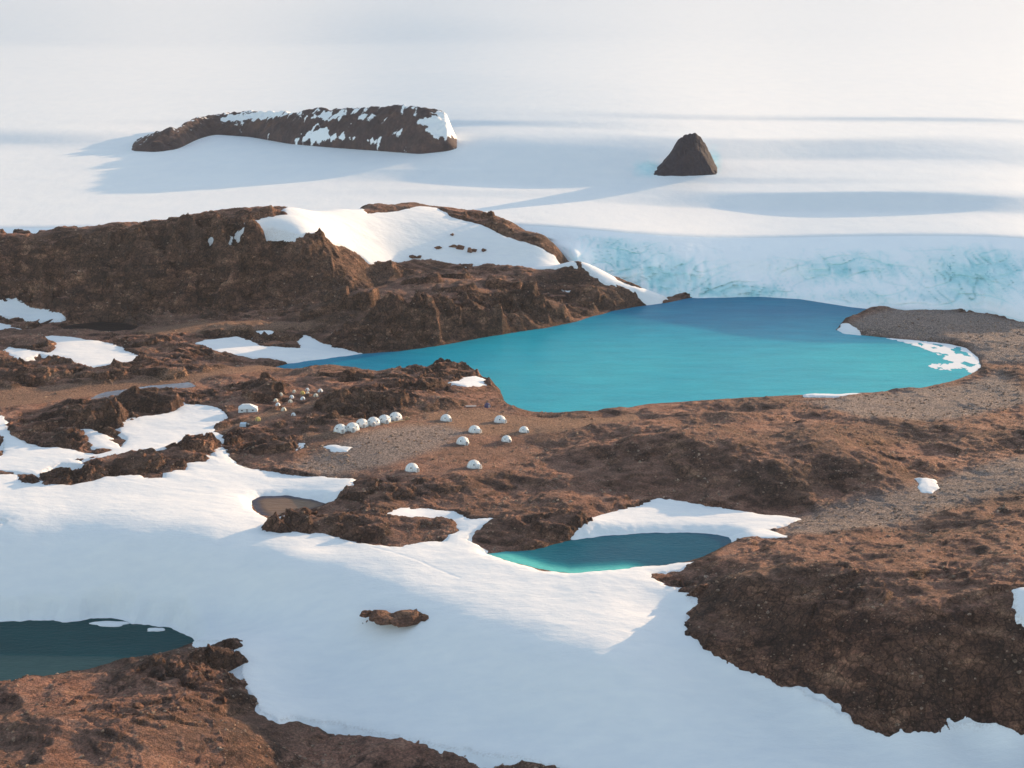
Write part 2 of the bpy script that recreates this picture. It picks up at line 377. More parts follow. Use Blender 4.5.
def blocks(sx, sy, seed, tilt):
    f1, f2, r, tx, ty = cells((ax + wq) / sx, (ay - wq * 0.6) / sy, seed)
    return (r - 0.45) * sstep(0.0, 0.16, f2 - f1) + tilt * (tx * (r - 0.5) * 2 + ty * (0.6 - r)) - 0.25 * (1 - sstep(0, 0.1, f2 - f1))


rock = rib * 7.5 + gate * (blocks(16, 10, 41, 0.8) * 5.0 + blocks(6.2, 4.4, 44, 0.7) * 2.0) + blocks(2.6, 2.0, 47, 0.6) * (0.45 + 0.55 * gate) * 0.8
def saw(per, seed):
    q = (ax * 0.9 + 0.25 * ay + wq * 1.3 + 5 * perlin(XX / 30, YY / 22, seed)) / per + perlin(XX / 60, YY / 16, seed + 1) * 1.2
    fr = q - np.floor(q)
    return np.where(fr < 0.84, fr / 0.84, (1 - fr) / 0.16) - 0.5


rock = rock + saw(27, 461) * 4.5 * (0.4 + 0.6 * gate) + saw(10.5, 465) * 1.0 * gate
rock = rock + fbm(XX / 4.0, YY / 4.0, 51, 3) * 0.6
soft = fbm(XX / 34, YY / 34, 61, 4) * 2.0 + fbm(XX / 7, YY / 7, 63, 3) * 0.55 + fbm(XX / 2.2, YY / 2.2, 66, 2) * 0.16
gul = ridged(XX / 28 + 0.2 * soft, YY / 46, 68, 3) - 0.6
rough = crag * rock + np.clip(1 - crag, 0, 1) * (soft * (1 - 0.7 * sand) + gul * 2.0 * (1 - sand) + saw(15, 471) * 0.5 * (1 - sand) + (1 - sand) * (1 - 0.7 * grey) * 3.4 * perlin(XX / 36 + 3.3, YY / 27 + 1.7, 475))
rough = rough * (1 - 0.5 * grey)
# single knobs of bedrock: flat-topped, broken off on their sides
KNOBS = [(285, 262, 14, 10, 3.5), (322, 262, 10, 10, 3), (342, 274, 9, 8, 3), (350, 306, 18, 12, 11), (325, 312, 14, 10, 7), (470, 322, 22, 14, 12), (440, 326, 14, 12, 9), (395, 326, 20, 12, 10), (365, 336, 14, 10, 7), (420, 284, 13, 8, 6), (455, 276, 12, 7, 5), (505, 288, 14, 9, 7), (545, 312, 16, 9, 8), (520, 304, 12, 8, 7), (585, 300, 12, 8, 5), (185, 244, 16, 10, 3), (120, 252, 16, 10, 3), (60, 254, 14, 10, 3), (235, 244, 14, 10, 3), (160, 264, 14, 9, 4),
         (455, 290, 14, 8, 4), (95, 416, 14, 11, 6), (150, 402, 16, 10, 5), (60, 438, 16, 10, 4), (25, 377, 16, 10, 4), (95, 375, 18, 10, 4), (165, 374, 14, 8, 3.5), (265, 396, 12, 10, 6),
         (200, 447, 9, 8, 4), (345, 405, 14, 9, 5), (385, 400, 13, 8, 4), (455, 372, 13, 8, 3.5), (400, 377, 14, 8, 3), (335, 377, 12, 7, 3), (290, 529, 9, 6, 3.5), (80, 474, 11, 8, 2.5), (140, 465, 12, 8, 3),
         (565, 524, 14, 8, 3.5), (275, 449, 12, 8, 3.5), (30, 346, 12, 8, 3), (140, 344, 14, 8, 3), (225, 332, 16, 8, 4), (290, 336, 12, 7, 3.5), (320, 420, 9, 6, 3), (360, 494, 9, 6, 2), (540, 545, 10, 6, 2)]
kx = XX + 4.0 * perlin(XX / 9, YY / 9, 481) + 1.4 * perlin(XX / 3, YY / 3, 483); ky = YY + 4.0 * perlin(XX / 9, YY / 9, 485) + 1.4 * perlin(XX / 3, YY / 3, 487)
for px, py, rx, ry, hh in KNOBS:
    x, y, z = hit(px, py)
    q = ((kx - x) / rx) ** 2 + ((ky - y) / ry) ** 2
    rough = rough + hh * sstep(1.15, 0.75, q) * (0.75 + 0.02 * np.clip(kx - x, -rx, rx))
# buttresses and gullies down the big face
_sb = np.hypot(np.gradient(Hb, axis=1) / np.gradient(XX, axis=1), np.gradient(Hb, axis=0) / np.gradient(YY, axis=0))
_bx, _by, _bz = hit(318, 252)
face = (1 - np.exp(-((XX - _bx) / 26) ** 2 - ((YY - _by) / 22) ** 2)) * sstep(0.22, 0.5, _sb) * sstep(0.3, 0.9, crag) * sstep(820, 900, YY)
but = (1 - np.abs(perlin((XX + 0.35 * YY + wq * 2) / 52, YY / 150, 431)) * 1.7) + 0.5 * (1 - np.abs(perlin((XX + 0.5 * YY + wq) / 21, YY / 60, 433)) * 1.7)
rough = rough + face * (but - 0.75) * 17.0 * (1 - 0.8 * sstep(30, 8, _cr))
# ledges: the bedrock breaks in steps
_hz = Hb + rough + wq * 0.8
_q = _hz / 5.5; _fr = _q - np.floor(_q)
rough = rough + np.clip(crag, 0, 1) * ((np.floor(_q) + sstep(0.25, 0.75, _fr)) * 5.5 - _hz) * 0.2

# ------------------------------------------------------------------ where the camp stands
J = 'joined row of white domes'; F_ = 'white domes scattered over the camp slope'
DOMES = [(340.5, 431.5, 1.15, 0.35, 'leftmost white dome of the joined row of six', J),
         (352.5, 430, 1.17, 0.2, 'second white dome from the left in the joined row', J),
         (362, 426, 1.15, 0.3, 'third white dome of the joined row, half hidden by its left neighbour', J),
         (373.5, 424.5, 1.17, 0.1, 'fourth white dome of the joined row, first after the gap', J),
         (384.5, 422, 1.15, 0.35, 'fifth white dome of the joined row, second from its right end', J),
         (395.5, 419.5, 1.17, 0.2, 'rightmost white dome of the joined row, beside the tan crates', J),
         (446, 420.5, 1.0, 0.7, 'white dome standing alone between the joined row and the scattered domes', F_),
         (500, 422, 1.06, 0.8, 'farthest scattered white dome, just below the violet tent', F_),
         (474.5, 432, 1.04, 0.9, 'white dome between the one below the violet tent and the one further down', F_),
         (462.8, 443.5, 1.06, 0.5, 'white dome at the left of the middle scattered ones, end of the long shadow', F_),
         (524, 432, 0.86, 0.6, 'rightmost white dome, small, nearest the turquoise lake shore', F_),
         (506.5, 441, 0.86, 0.5, 'small white dome left of the rightmost one', F_),
         (412, 470.5, 1.06, 0.75, 'front left white dome with steps at its porch', F_),
         (473.8, 467.5, 1.06, 0.9, 'front right white dome on the brown mound', F_)]
TENTS = [(280.9, 396, 1.0, 'cream', 'cream tent standing highest on the left of the tent cluster'), (275.9, 401.3, 1.0, 'cream', 'cream tent at the left edge of the tent cluster'),
         (277.9, 405.8, 1.05, 'white', 'white tent just below the leftmost cream tent'), (291.7, 398, 1.05, 'white', 'white tent in the middle of the cluster, below a cream one'),
         (290.4, 402.8, 1.05, 'cream', 'cream tent below the middle white tent of the cluster'), (294.3, 392.8, 0.95, 'cream', 'small cream tent above the middle of the cluster'),
         (302.5, 394.2, 1.15, 'yellow', 'yellowish tent left of the two close tents at the top'), (307.4, 390.7, 0.95, 'white', 'white tent topmost in the cluster'),
         (307.8, 394.8, 1.0, 'cream', 'cream tent right below the topmost white tent'), (302.8, 399.8, 1.1, 'white', 'white tent at the lower right of the cluster'),
         (315.9, 396.8, 1.1, 'cream', 'cream tent below the rightmost white tent'), (320.4, 392.3, 1.15, 'white', 'white tent rightmost in the cluster'),
         (283.7, 411, 1.15, 'cream', 'cream tent beside the camp track below the cluster'), (293.5, 416, 1.0, 'white', 'white tent among the rocks below the camp track'),
         (258, 421, 1.25, 'yellow', 'yellow tent beside the track, right of the pale blue box tent'), (487.5, 407.5, 1.55, 'violet', 'dark violet tent near the lake shore above the scattered domes')]
PADS = [(d[0], d[1], 5.2) for d in DOMES] + [(t[0], t[1], 2.8) for t in TENTS] + [(248.5, 411.5, 8.0), (244.5, 426.5, 4.5), (471, 407, 4.5), (407.5, 420, 3.0)]
PADXY = [hit(p[0], p[1])[:2] for p in PADS]
pad = np.zeros(XX.shape, np.float32); padz = np.zeros(XX.shape, np.float32); padw = np.full(XX.shape, 1e-6, np.float32)
for (px, py, r), (x, y) in zip(PADS, PADXY):
    dd = np.hypot(XX - x, YY - y)
    w = sstep(r * 1.7, r * 0.9, dd); pad = np.maximum(pad, w)
    padz += w * hit(px, py)[2]; padw += w
padz = padz / padw
_camp = sstep(-6, 6, sd_local(XW, YW, gpoly([(425, 412), (500, 408), (545, 420), (545, 440), (505, 472), (440, 478), (395, 478), (335, 476), (300, 445), (340, 437), (400, 423)]), 14))
rough = rough * (1 - 0.72 * _camp)

# snow masks
sd_main = sd_local(XW, YW, gpoly(SNOW_MAIN), 30)
for isl in ISLANDS:
    sd_main = np.minimum(sd_main, np.where((s := sd_local(XW, YW, gpoly(isl), 30)) > -99, -s, 99))
sd_p = [sd_local(XW, YW, gpoly(p), 16) for _, p in PATCHES]
sd_snow = sd_main.copy()
for s in sd_p:
    sd_snow = np.maximum(sd_snow, s)

wmin = np.full(XX.shape, -99, np.float32)
for nm in sdw:
    wmin = np.maximum(wmin, sdw[nm])
calm = np.clip(-wmin / 5.0, 0, 1)                  # no crags in the water line
insn = sstep(-1.5, 4.0, sd_snow + 1.2 * perlin(XX / 1.6, YY / 2.0, 93))
stream_sd = sd_local(XW, YW, STREAM, 24)
rough = rough * (1 - 0.9 * sstep(-14, -1, stream_sd))
Hb = Hb * (1 - 0.8 * pad) + padz * 0.8 * pad
rough = rough * (1 - 0.95 * pad)
HR = Hb + rough * calm * (1 - insn) - 0.9 * insn + 0.10 * sstep(0, 3, -sd_snow)
HR = HR - 0.35 * sstep(-3, 1.0, stream_sd)
for nm, poly, zw in WATERS:
    HR = np.where((sdw[nm] <= 0.3) & (sdw[nm] > -14) & (sd_snow < -1.5), np.maximum(HR, zw + 0.03 - 0.05 * np.minimum(sdw[nm], 0)), HR)
# shallow bed stays under the water everywhere inside the outline
for nm, poly, zw in WATERS:
    HR = np.where(sdw[nm] > 0.3, np.minimum(HR, zw - 0.12), HR)

def blur(A, n):
    for _ in range(n):
        A = A.copy(); A[1:-1] = (A[:-2] + 2 * A[1:-1] + A[2:]) / 4; A[:, 1:-1] = (A[:, :-2] + 2 * A[:, 1:-1] + A[:, 2:]) / 4
    return A


_hs = blur(HR, 5)
_gy_ = np.gradient(_hs, axis=0) / np.gradient(YY, axis=0); _gx_ = np.gradient(_hs, axis=1) / np.gradient(XX, axis=1)
steep = np.hypot(_gx_, _gy_)

SN = Hb + 0.18 + fbm(XX / 40, YY / 26, 91, 3) * 0.5 + fbm(XX / 9 + YY / 14, YY / 5, 95, 3) * 0.09
# sledge track across the low snow, and two older ones
def track(pts, width, depth):
    P = [hit(*p)[:2] for p in pts]
    d = np.full(XX.shape, 1e9, np.float32)
    for (x0, y0), (x1, y1) in zip(P[:-1], P[1:]):
        ex, ey = x1 - x0, y1 - y0
        t = np.clip(((XX - x0) * ex + (YY - y0) * ey) / (ex * ex + ey * ey), 0, 1)
        d = np.minimum(d, np.hypot(XX - x0 - ex * t, YY - y0 - ey * t))
    return -depth * np.exp(-(d / width) ** 2)


SN = SN + track([(262, 694), (400, 694), (560, 695), (700, 696)], 0.5, 0.16) * 1.0
SN = SN + track([(213, 558), (216, 600), (222, 640)], 0.6, 0.07) + track([(372, 548), (420, 563), (460, 580)], 0.6, 0.10) + track([(110, 478), (180, 492), (240, 500)], 0.7, 0.06)


def snow_h(sd):
    return SN + np.where(sd > 0, 0.5 * (1 - np.exp(-np.maximum(sd, 0) / 4.0)), sd * 0.55)


# ------------------------------------------------------------------ object helpers
def tag(o, label=None, cat=None, group=None, kind=None):
    if label: o['label'] = label
    if cat: o['category'] = cat
    if group: o['group'] = group
    if kind: o['kind'] = kind
    return o


def mesh_np(name, co, quads, mat, smooth=True, attrs=None, tris=None, parent=None):
    me = bpy.data.meshes.new(name)
    me.vertices.add(len(co)); me.vertices.foreach_set('co', np.ascontiguousarray(co, np.float32).ravel())
    nq = len(quads) if quads is not None else 0; nt = len(tris) if tris is not None else 0
    loops = np.concatenate([np.asarray(quads, np.int32).ravel() if nq else np.zeros(0, np.int32), np.asarray(tris, np.int32).ravel() if nt else np.zeros(0, np.int32)])
    me.loops.add(len(loops)); me.loops.foreach_set('vertex_index', loops)
    me.polygons.add(nq + nt)
    st = np.concatenate([np.arange(nq) * 4, nq * 4 + np.arange(nt) * 3]).astype(np.int32)
    me.polygons.foreach_set('loop_start', st)
    me.polygons.foreach_set('use_smooth', np.full(nq + nt, smooth))
    me.update(calc_edges=True)
    for k, v in (attrs or {}).items():
        a = me.attributes.new(k, 'FLOAT', 'POINT'); a.data.foreach_set('value', np.ascontiguousarray(v, np.float32).ravel())
    if mat: me.materials.append(mat)
    o = bpy.data.objects.new(name, me); COL.objects.link(o)
    if parent: o.parent = parent
    return o


_idx = np.arange(NY * NU, dtype=np.int32).reshape(NY, NU)
_Q = np.stack([_idx[:-1, :-1], _idx[:-1, 1:], _idx[1:, 1:], _idx[1:, :-1]], -1)


def grid_mesh(name, Z, keep, mat, attrs=None, smooth=True):
    """a sheet over the cells where keep is true at any corner"""
    k = keep[:-1, :-1] | keep[:-1, 1:] | keep[1:, 1:] | keep[1:, :-1]
    q = _Q[k]
    used, inv = np.unique(q.ravel(), return_inverse=True)
    co = np.c_[XX.ravel()[used], YY.ravel()[used], Z.ravel()[used]]
    at = {n: v.ravel()[used] for n, v in (attrs or {}).items()}
    return mesh_np(name, co, inv.reshape(-1, 4), mat, smooth, at)


# ------------------------------------------------------------------ materials
class NT:
    def __init__(self, name):
        self.m = bpy.data.materials.new(name); self.m.use_nodes = True
        self.t = self.m.node_tree; self.b = self.t.nodes['Principled BSDF']

    def n(self, typ, **kw):
        nd = self.t.nodes.new(typ)
        for k, v in kw.items():
            if k in nd.inputs.keys() if isinstance(k, str) else False:
                nd.inputs[k].default_value = v
            else:
                setattr(nd, k, v)
        return nd

    def l(self, a, b): self.t.links.new(a, b)

    def pos(self): return self.n('ShaderNodeNewGeometry').outputs['Position']

    def scaled(self, v, s):
        m = self.n('ShaderNodeMapping'); m.inputs['Scale'].default_value = s
        self.l(v, m.inputs['Vector']); return m.outputs['Vector']

    def noise(self, vec, scale, detail=4, rough=0.55):
        nd = self.n('ShaderNodeTexNoise'); nd.inputs['Scale'].default_value = scale
        nd.inputs['Detail'].default_value = detail; nd.inputs['Roughness'].default_value = rough
        self.l(vec, nd.inputs['Vector']); return nd.outputs['Fac']

    def ramp(self, fac, stops):
        r = self.n('ShaderNodeValToRGB'); e = r.color_ramp.elements
        while len(e) < len(stops): e.new(0.5)
        for i, (p, c) in enumerate(stops):
            e[i].position = p; e[i].color = (*c, 1) if len(c) == 3 else c
        self.l(fac, r.inputs['Fac']); return r.outputs['Color']

    def attr(self, name): 
        a = self.n('ShaderNodeAttribute'); a.attribute_name = name; return a.outputs['Fac']

    def mix(self, fac, a, b, mode='MIX'):
        m = self.n('ShaderNodeMix'); m.data_type = 'RGBA'; m.blend_type = mode
        for s, v in ((m.inputs[0], fac), (m.inputs[6], a), (m.inputs[7], b)):
            if isinstance(v, (int, float)): s.default_value = v
            elif isinstance(v, tuple): s.default_value = (*v, 1)
            else: self.l(v, s)
        return m.outputs[2]

    def math(self, op, a, b=0.0, clamp=False):
        m = self.n('ShaderNodeMath'); m.operation = op; m.use_clamp = clamp
        for s, v in ((m.inputs[0], a), (m.inputs[1], b)):
            if isinstance(v, (int, float)): s.default_value = v
            else: self.l(v, s)
        return m.outputs[0]

    def bump(self, h, strength, dist, prev=None):
        b = self.n('ShaderNodeBump'); b.inputs['Strength'].default_value = strength; b.inputs['Distance'].default_value = dist
        self.l(h, b.inputs['Height'])
        if prev: self.l(prev, b.inputs['Normal'])
        return b.outputs['Normal']

    def done(self, col=None, rough=None, normal=None, spec=None):
        for k, v in (('Base Color', col), ('Roughness', rough), ('Specular IOR Level', spec)):
            if v is None: continue
            if isinstance(v, tuple): self.b.inputs[k].default_value = (*v, 1)
            elif isinstance(v, (int, float)): self.b.inputs[k].default_value = v
            else: self.l(v, self.b.inputs[k])
        if normal: self.l(normal, self.b.inputs['Normal'])
        return self.m


def mat_rock(name='brown_rock', zones=True, tone=((0.2, 0.125, 0.095), (0.36, 0.25, 0.19), (0.52, 0.42, 0.35))):
    t = NT(name); p = t.pos()
    big = t.noise(p, 0.018, 4); mid = t.noise(p, 0.11, 5, 0.6); fine = t.noise(p, 1.1, 5, 0.75); speck = t.noise(p, 2.6, 2, 0.5)
    strata = t.noise(t.scaled(p, (0.06, 0.07, 0.16)), 1.0, 6, 0.65)
    bed = t.ramp(strata, [(0.32, (0.044, 0.026, 0.025)), (0.46, (0.095, 0.051, 0.042)), (0.57, (0.21, 0.112, 0.081)), (0.68, (0.42, 0.25, 0.172))])
    if zones:
        soil = t.ramp(mid, [(0.30, (0.15, 0.072, 0.055)), (0.5, (0.33, 0.170, 0.124)), (0.70, (0.46, 0.26, 0.192))])
        st = t.math('ADD', t.attr('steep'), t.math('MULTIPLY', t.math('SUBTRACT', mid, 0.5), 0.5))
        c = t.mix(t.ramp(st, [(0.16, (0, 0, 0)), (0.42, (1, 1, 1))]), soil, bed)
        c = t.mix(t.ramp(big, [(0.40, (0, 0, 0)), (0.62, (0.6, 0.6, 0.6))]), c, (0.11, 0.07, 0.056))
        c = t.mix(t.math('MULTIPLY', t.attr('sand'), 0.75), c, t.ramp(fine, [(0.3, (0.21, 0.125, 0.085)), (0.7, (0.32, 0.20, 0.14))]))
        c = t.mix(t.math('MULTIPLY', t.attr('grey'), 0.9), c, t.ramp(fine, [(0.3, (0.17, 0.138, 0.13)), (0.7, (0.36, 0.30, 0.28))]))
    else:
        c = t.ramp(mid, [(0.3, tone[0]), (0.5, tone[1]), (0.7, tone[2])])
    c = t.mix(0.65, c, t.ramp(fine, [(0.36, (0.22, 0.22, 0.22)), (0.5, (0.95, 0.95, 0.95)), (0.64, (2.0, 1.88, 1.76))]), 'MULTIPLY')
    c = t.mix(t.ramp(speck, [(0.70, (0, 0, 0)), (0.76, (0.7, 0.7, 0.7))]), c, (0.36, 0.27, 0.21))
    h1 = t.noise(p, 0.55, 6, 0.68); h2 = t.noise(p, 2.2, 3, 0.6)
    # joints: angular blocks of two sizes, dark in the cracks
    wv = t.n('ShaderNodeVectorMath', operation='ADD'); nn = t.n('ShaderNodeTexNoise'); nn.inputs['Scale'].default_value = 0.25; nn.inputs['Detail'].default_value = 3
    t.l(p, nn.inputs['Vector']); sc3 = t.n('ShaderNodeVectorMath', operation='SCALE'); sc3.inputs['Scale'].default_value = 3.0
    t.l(nn.outputs['Color'], sc3.inputs[0]); t.l(p, wv.inputs[0]); t.l(sc3.outputs[0], wv.inputs[1])

    def vor(scale, feat):
        v = t.n('ShaderNodeTexVoronoi'); v.feature = feat; v.inputs['Scale'].default_value = scale
        t.l(wv.outputs[0], v.inputs['Vector']); return v
    e1 = vor(0.22, 'DISTANCE_TO_EDGE').outputs['Distance']; e2 = vor(0.62, 'DISTANCE_TO_EDGE').outputs['Distance']
    b1 = vor(0.22, 'F1'); b2 = vor(0.62, 'F1')
    k1 = t.ramp(e1, [(0.0, (0.35, 0.33, 0.32)), (0.07, (1, 1, 1))]); k2 = t.ramp(e2, [(0.0, (0.45, 0.43, 0.42)), (0.09, (1, 1, 1))])
    amt = t.math('ADD', t.ramp(t.attr('steep'), [(0.22, (0.15, 0.15, 0.15)), (0.55, (0.9, 0.9, 0.9))]) if zones else 0.5, 0.0)
    c = t.mix(amt, c, t.mix(1.0, k1, k2, 'MULTIPLY'), 'MULTIPLY')
    tone2 = t.ramp(t.math('ADD', t.math('MULTIPLY', b1.outputs['Color'], 0.5), t.math('MULTIPLY', b2.outputs['Color'], 0.5)), [(0.25, (0.65, 0.65, 0.66)), (0.75, (1.45, 1.38, 1.30))])
    c = t.mix(amt, c, tone2, 'MULTIPLY')
    n = t.bump(h1, 1.0, 1.3)
    fac = t.math('MULTIPLY', t.math('ADD', t.math('MULTIPLY', b1.outputs['Color'], 1.6), t.math('MULTIPLY', b2.outputs['Color'], 0.7)), amt)
    n = t.bump(fac, 0.9, 1.0, n)
    n = t.bump(h2, 0.9, 0.45, n)
    return t.done(c, 0.93, n, 0.2)


def mat_snow(name='snow'):
    t = NT(name); p = t.pos()
    n1 = t.noise(t.scaled(p, (0.10, 0.22, 0.2)), 1.0, 5, 0.6); n2 = t.noise(p, 1.6, 3, 0.6)
    c = t.ramp(n1, [(0.3, (0.74, 0.755, 0.78)), (0.7, (0.80, 0.805, 0.81))])
    n = t.bump(n1, 0.35, 0.7); n = t.bump(n2, 0.25, 0.12, n)
    dirt = t.math('MULTIPLY', t.attr('edge'), t.ramp(n2, [(0.42, (0, 0, 0)), (0.62, (1, 1, 1))]))
    c = t.mix(t.math('MULTIPLY', dirt, 0.3), c, (0.30, 0.21, 0.16))
    n3 = t.noise(t.scaled(p, (0.35, 0.8, 0.5)), 1.0, 5, 0.65)
    n = t.bump(n3, 0.35, 0.35, n)
    return t.done(c, 0.75, n, 0.25)


def mat_ice(name='glacier_ice', k=1.0):
    t = NT(name); p = t.pos()
    n1 = t.noise(t.scaled(p, (0.05, 0.03, 0.12)), 1.0, 6, 0.65); n2 = t.noise(p, 0.5, 4, 0.6)
    crack = t.noise(t.scaled(p, (0.09, 0.03, 0.045)), 1.0, 7, 0.75)
    snow = t.ramp(n1, [(0.3, (0.75 * k, 0.768 * k, 0.79 * k)), (0.7, (0.80 * k, 0.805 * k, 0.81 * k))])
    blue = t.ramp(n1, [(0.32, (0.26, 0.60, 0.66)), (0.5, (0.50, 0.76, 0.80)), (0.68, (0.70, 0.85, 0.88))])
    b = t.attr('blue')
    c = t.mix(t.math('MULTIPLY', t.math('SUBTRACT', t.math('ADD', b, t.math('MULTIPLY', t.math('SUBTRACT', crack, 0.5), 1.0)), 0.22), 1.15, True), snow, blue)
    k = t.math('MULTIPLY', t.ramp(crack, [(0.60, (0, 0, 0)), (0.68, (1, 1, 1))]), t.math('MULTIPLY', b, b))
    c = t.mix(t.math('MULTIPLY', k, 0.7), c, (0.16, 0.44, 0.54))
    n = t.bump(n1, 0.35, 1.5); n = t.bump(n2, 0.25, 0.3, n)
    return t.done(c, 0.6, n, 0.3)


def mat_water(name, deep, mid, shallow, rough=0.3, spec=0.10):
    t = NT(name); p = t.pos()
    v = t.noise(t.scaled(p, (0.010, 0.016, 0.01)), 1.0, 4, 0.55)
    s = t.attr('shallow')  # shallows, and for the two lakes also painted shade and reflection
    f = t.math('ADD', s, t.math('MULTIPLY', t.math('SUBTRACT', v, 0.5), 0.55), True)
    c = t.ramp(f, [(0.0, deep), (0.5, mid), (1.0, shallow)])
    w = t.noise(t.scaled(p, (0.30, 0.7, 1)), 1.0, 5, 0.65); w2 = t.noise(t.scaled(p, (0.03, 0.09, 1)), 1.0, 4, 0.6)
    t.b.inputs['IOR'].default_value = 1.2
    n = t.bump(w, 0.6, 0.4); n = t.bump(w2, 0.3, 1.0, n); c = t.mix(0.8, c, t.ramp(w2, [(0.35, (0.86, 0.88, 0.90)), (0.65, (1.12, 1.10, 1.08))]), 'MULTIPLY')
    c = t.mix(0.5, c, t.ramp(w, [(0.3, (0.78, 0.80, 0.82)), (0.7, (1.16, 1.14, 1.12))]), 'MULTIPLY')
    return t.done(c, rough, n, spec)


def mat_plain(name, col, rough=0.6, var=0.12, metal=0.0, scale=3.0):
    t = NT(name); p = t.pos()
    f = t.noise(p, scale, 3)
    c = t.ramp(f, [(0.3, tuple(x * (1 - var) for x in col)), (0.7, tuple(min(1, x * (1 + var)) for x in col))])
    t.b.inputs['Metallic'].default_value = metal
    return t.done(c, rough, None, 0.3)


M_ROCK = mat_rock()
M_STONE = mat_rock('loose_stone', False)
M_CROP = mat_rock('outcrop_rock', False, ((0.11, 0.056, 0.042), (0.21, 0.11, 0.08), (0.32, 0.19, 0.13)))
M_SNOW = mat_snow()
M_ICE = mat_ice(); M_FRONT = mat_ice('glacier_front_ice', 1.17)
M_LAKE = mat_water('turquoise_lake_water', (0.003, 0.155, 0.30), (0.007, 0.30, 0.42), (0.035, 0.44, 0.49))
M_LOW = mat_water('dark_teal_water', (0.006, 0.052, 0.060), (0.010, 0.075, 0.082), (0.05, 0.105, 0.10))
M_POND = mat_water('pond_water', (0.006, 0.085, 0.14), (0.015, 0.22, 0.26), (0.13, 0.58, 0.52))
M_TARN = mat_water('dark_tarn_water', (0.012, 0.012, 0.016), (0.015, 0.014, 0.018), (0.03, 0.03, 0.035), spec=0.25)
M_STREAM = mat_plain('stream_ice', (0.17, 0.20, 0.26), 0.25, 0.3, scale=0.2)

# ------------------------------------------------------------------ build the ground, snow, water
g = grid_mesh('ground', HR, np.ones_like(HR, bool), M_ROCK, {'sand': sand, 'grey': grey, 'steep': np.clip(steep, 0, 2)})
tag(g, 'brown rock and gravel land of the ice-free oasis', 'ground', kind='structure')

Zs = snow_h(sd_main)
o = grid_mesh('snowfield', Zs, (sd_main > -7) & (Zs > HR - 1.2), M_SNOW, {'edge': np.exp(-np.maximum(sd_main + 0.2, 0) / 0.9) * sstep(-1.4, -0.2, sd_main)})
tag(o, 'wide white snowfield sweeping below the camp, half of it in blue shade', 'snowfield', kind='structure')
for (lab, _), s in zip(PATCHES, sd_p):
    Z = snow_h(s) - 0.1
    k = (s > -5) & (Z > HR - 1.0)
    if k.any():
        o = grid_mesh('snow_patch', Z, k, M_SNOW, {'edge': np.exp(-np.maximum(s + 0.2, 0) / 0.7)}); tag(o, lab, 'snow patch', 'snow patches left on the rock', 'structure')


def water(name, label, poly, z, mat, sdname, depth_scale, tone_fn=None, pad=3.0, cat='lake'):
    s = sdw[sdname]; k = s > -pad
    sh = tone_fn(s) if tone_fn else np.exp(-np.maximum(s, 0) / depth_scale)
    o = grid_mesh(name, np.full(HR.shape, z, np.float32), k, mat, {'shallow': sh})
    tag(o, label, cat, kind='structure'); return o


def lake_tone(s):
    # milky turquoise towards the near side, glacier shade painted in as deeper blue far out, dark in the narrow arm
    f = 0.10 + sstep(1070, 900, YY) * 0.55 + 0.15 * sstep(60, 260, XX) * sstep(1000, 880, YY)
    f = f - 0.45 * sstep(10, -100, XX)
    return np.clip(f, 0, 1)


def pond_sh(s):
    d = sd_local(XX, YY, zpoly([(470, 556), (500, 559), (540, 570), (570, 574), (625, 570), (600, 590), (500, 590)], ZP), 40)
    return np.clip(1.05 * sstep(-13, 0, d) + 0.35 * sstep(40, -20, XX), 0, 1)


def low_reflection(s):
    _, y, _ = at_z(60, 657, ZL)
    return 0.15 + 0.8 * sstep(2, -3, YY - y + (XX + 130) * 0.05)  # near water greyer: a reflection put into the colour


water('lake', 'large bright turquoise meltwater lake below the glacier front', LAKE, 0.0, M_LAKE, 'lake', 1, lake_tone)
water('low_lake', 'dark teal lake at the bottom left under the snow slope', LOWLAKE, ZL, M_LOW, 'low', 1, low_reflection)
water('pond', 'small turquoise meltwater pond between rock and snow', POND, ZP, M_POND, 'pond', 1, pond_sh, cat='pond')
water('tarn', 'small black tarn at the foot of the dark ridge', TARN, ZT, M_TARN, 'tarn', 4, cat='pond')
M_BROWN = mat_water('brown_pond_water', (0.045, 0.05, 0.085), (0.13, 0.085, 0.065), (0.24, 0.15, 0.10))
water('brown_pond', 'shallow brown pond with a dull blue rim, enclosed by snow and rock', BROWN, 3.3, M_BROWN, 'brown', 1, lambda q: sstep(0.2, 5.5, q + 0.05 * (XX + 90)) * 0.75, cat='pond')
k = stream_sd > -2
zst = sample(BASE, XX, YY) - 0.0
o = grid_mesh('stream', np.where(k, Hb - 0.12, HR), k & (Hb - 0.12 > HR - 0.8), M_STREAM); tag(o, 'thin grey-blue stream bed crossing the sandy valley', 'stream', kind='structure')

# ------------------------------------------------------------------ ice sheet and glacier front
bpx = np.array([-700, 520, 545, 575, 600, 640, 680, 700, 760, 800, 850, 900, 985, 1000, 1024, 1200, 1700])
bpy_ = np.array([242, 242, 246, 266, 273, 289, 299.5, 300.5, 299, 301.5, 309.5, 309, 309, 314, 321, 318, 300])
bz = np.array([28, 28, 26, 20, 14, 6, -1.5, -1.5, -1.5, -1.5, -1.5, 2.0, 4.0, 4.0, 4.0, 5, 6])
tpx = np.array([-700, 500, 545, 590, 620, 700, 760, 850, 950, 1024, 1120, 1250, 1700])
tpy = np.array([236, 224, 224, 231, 235, 239, 240, 236, 237, 235, 250, 272, 270])
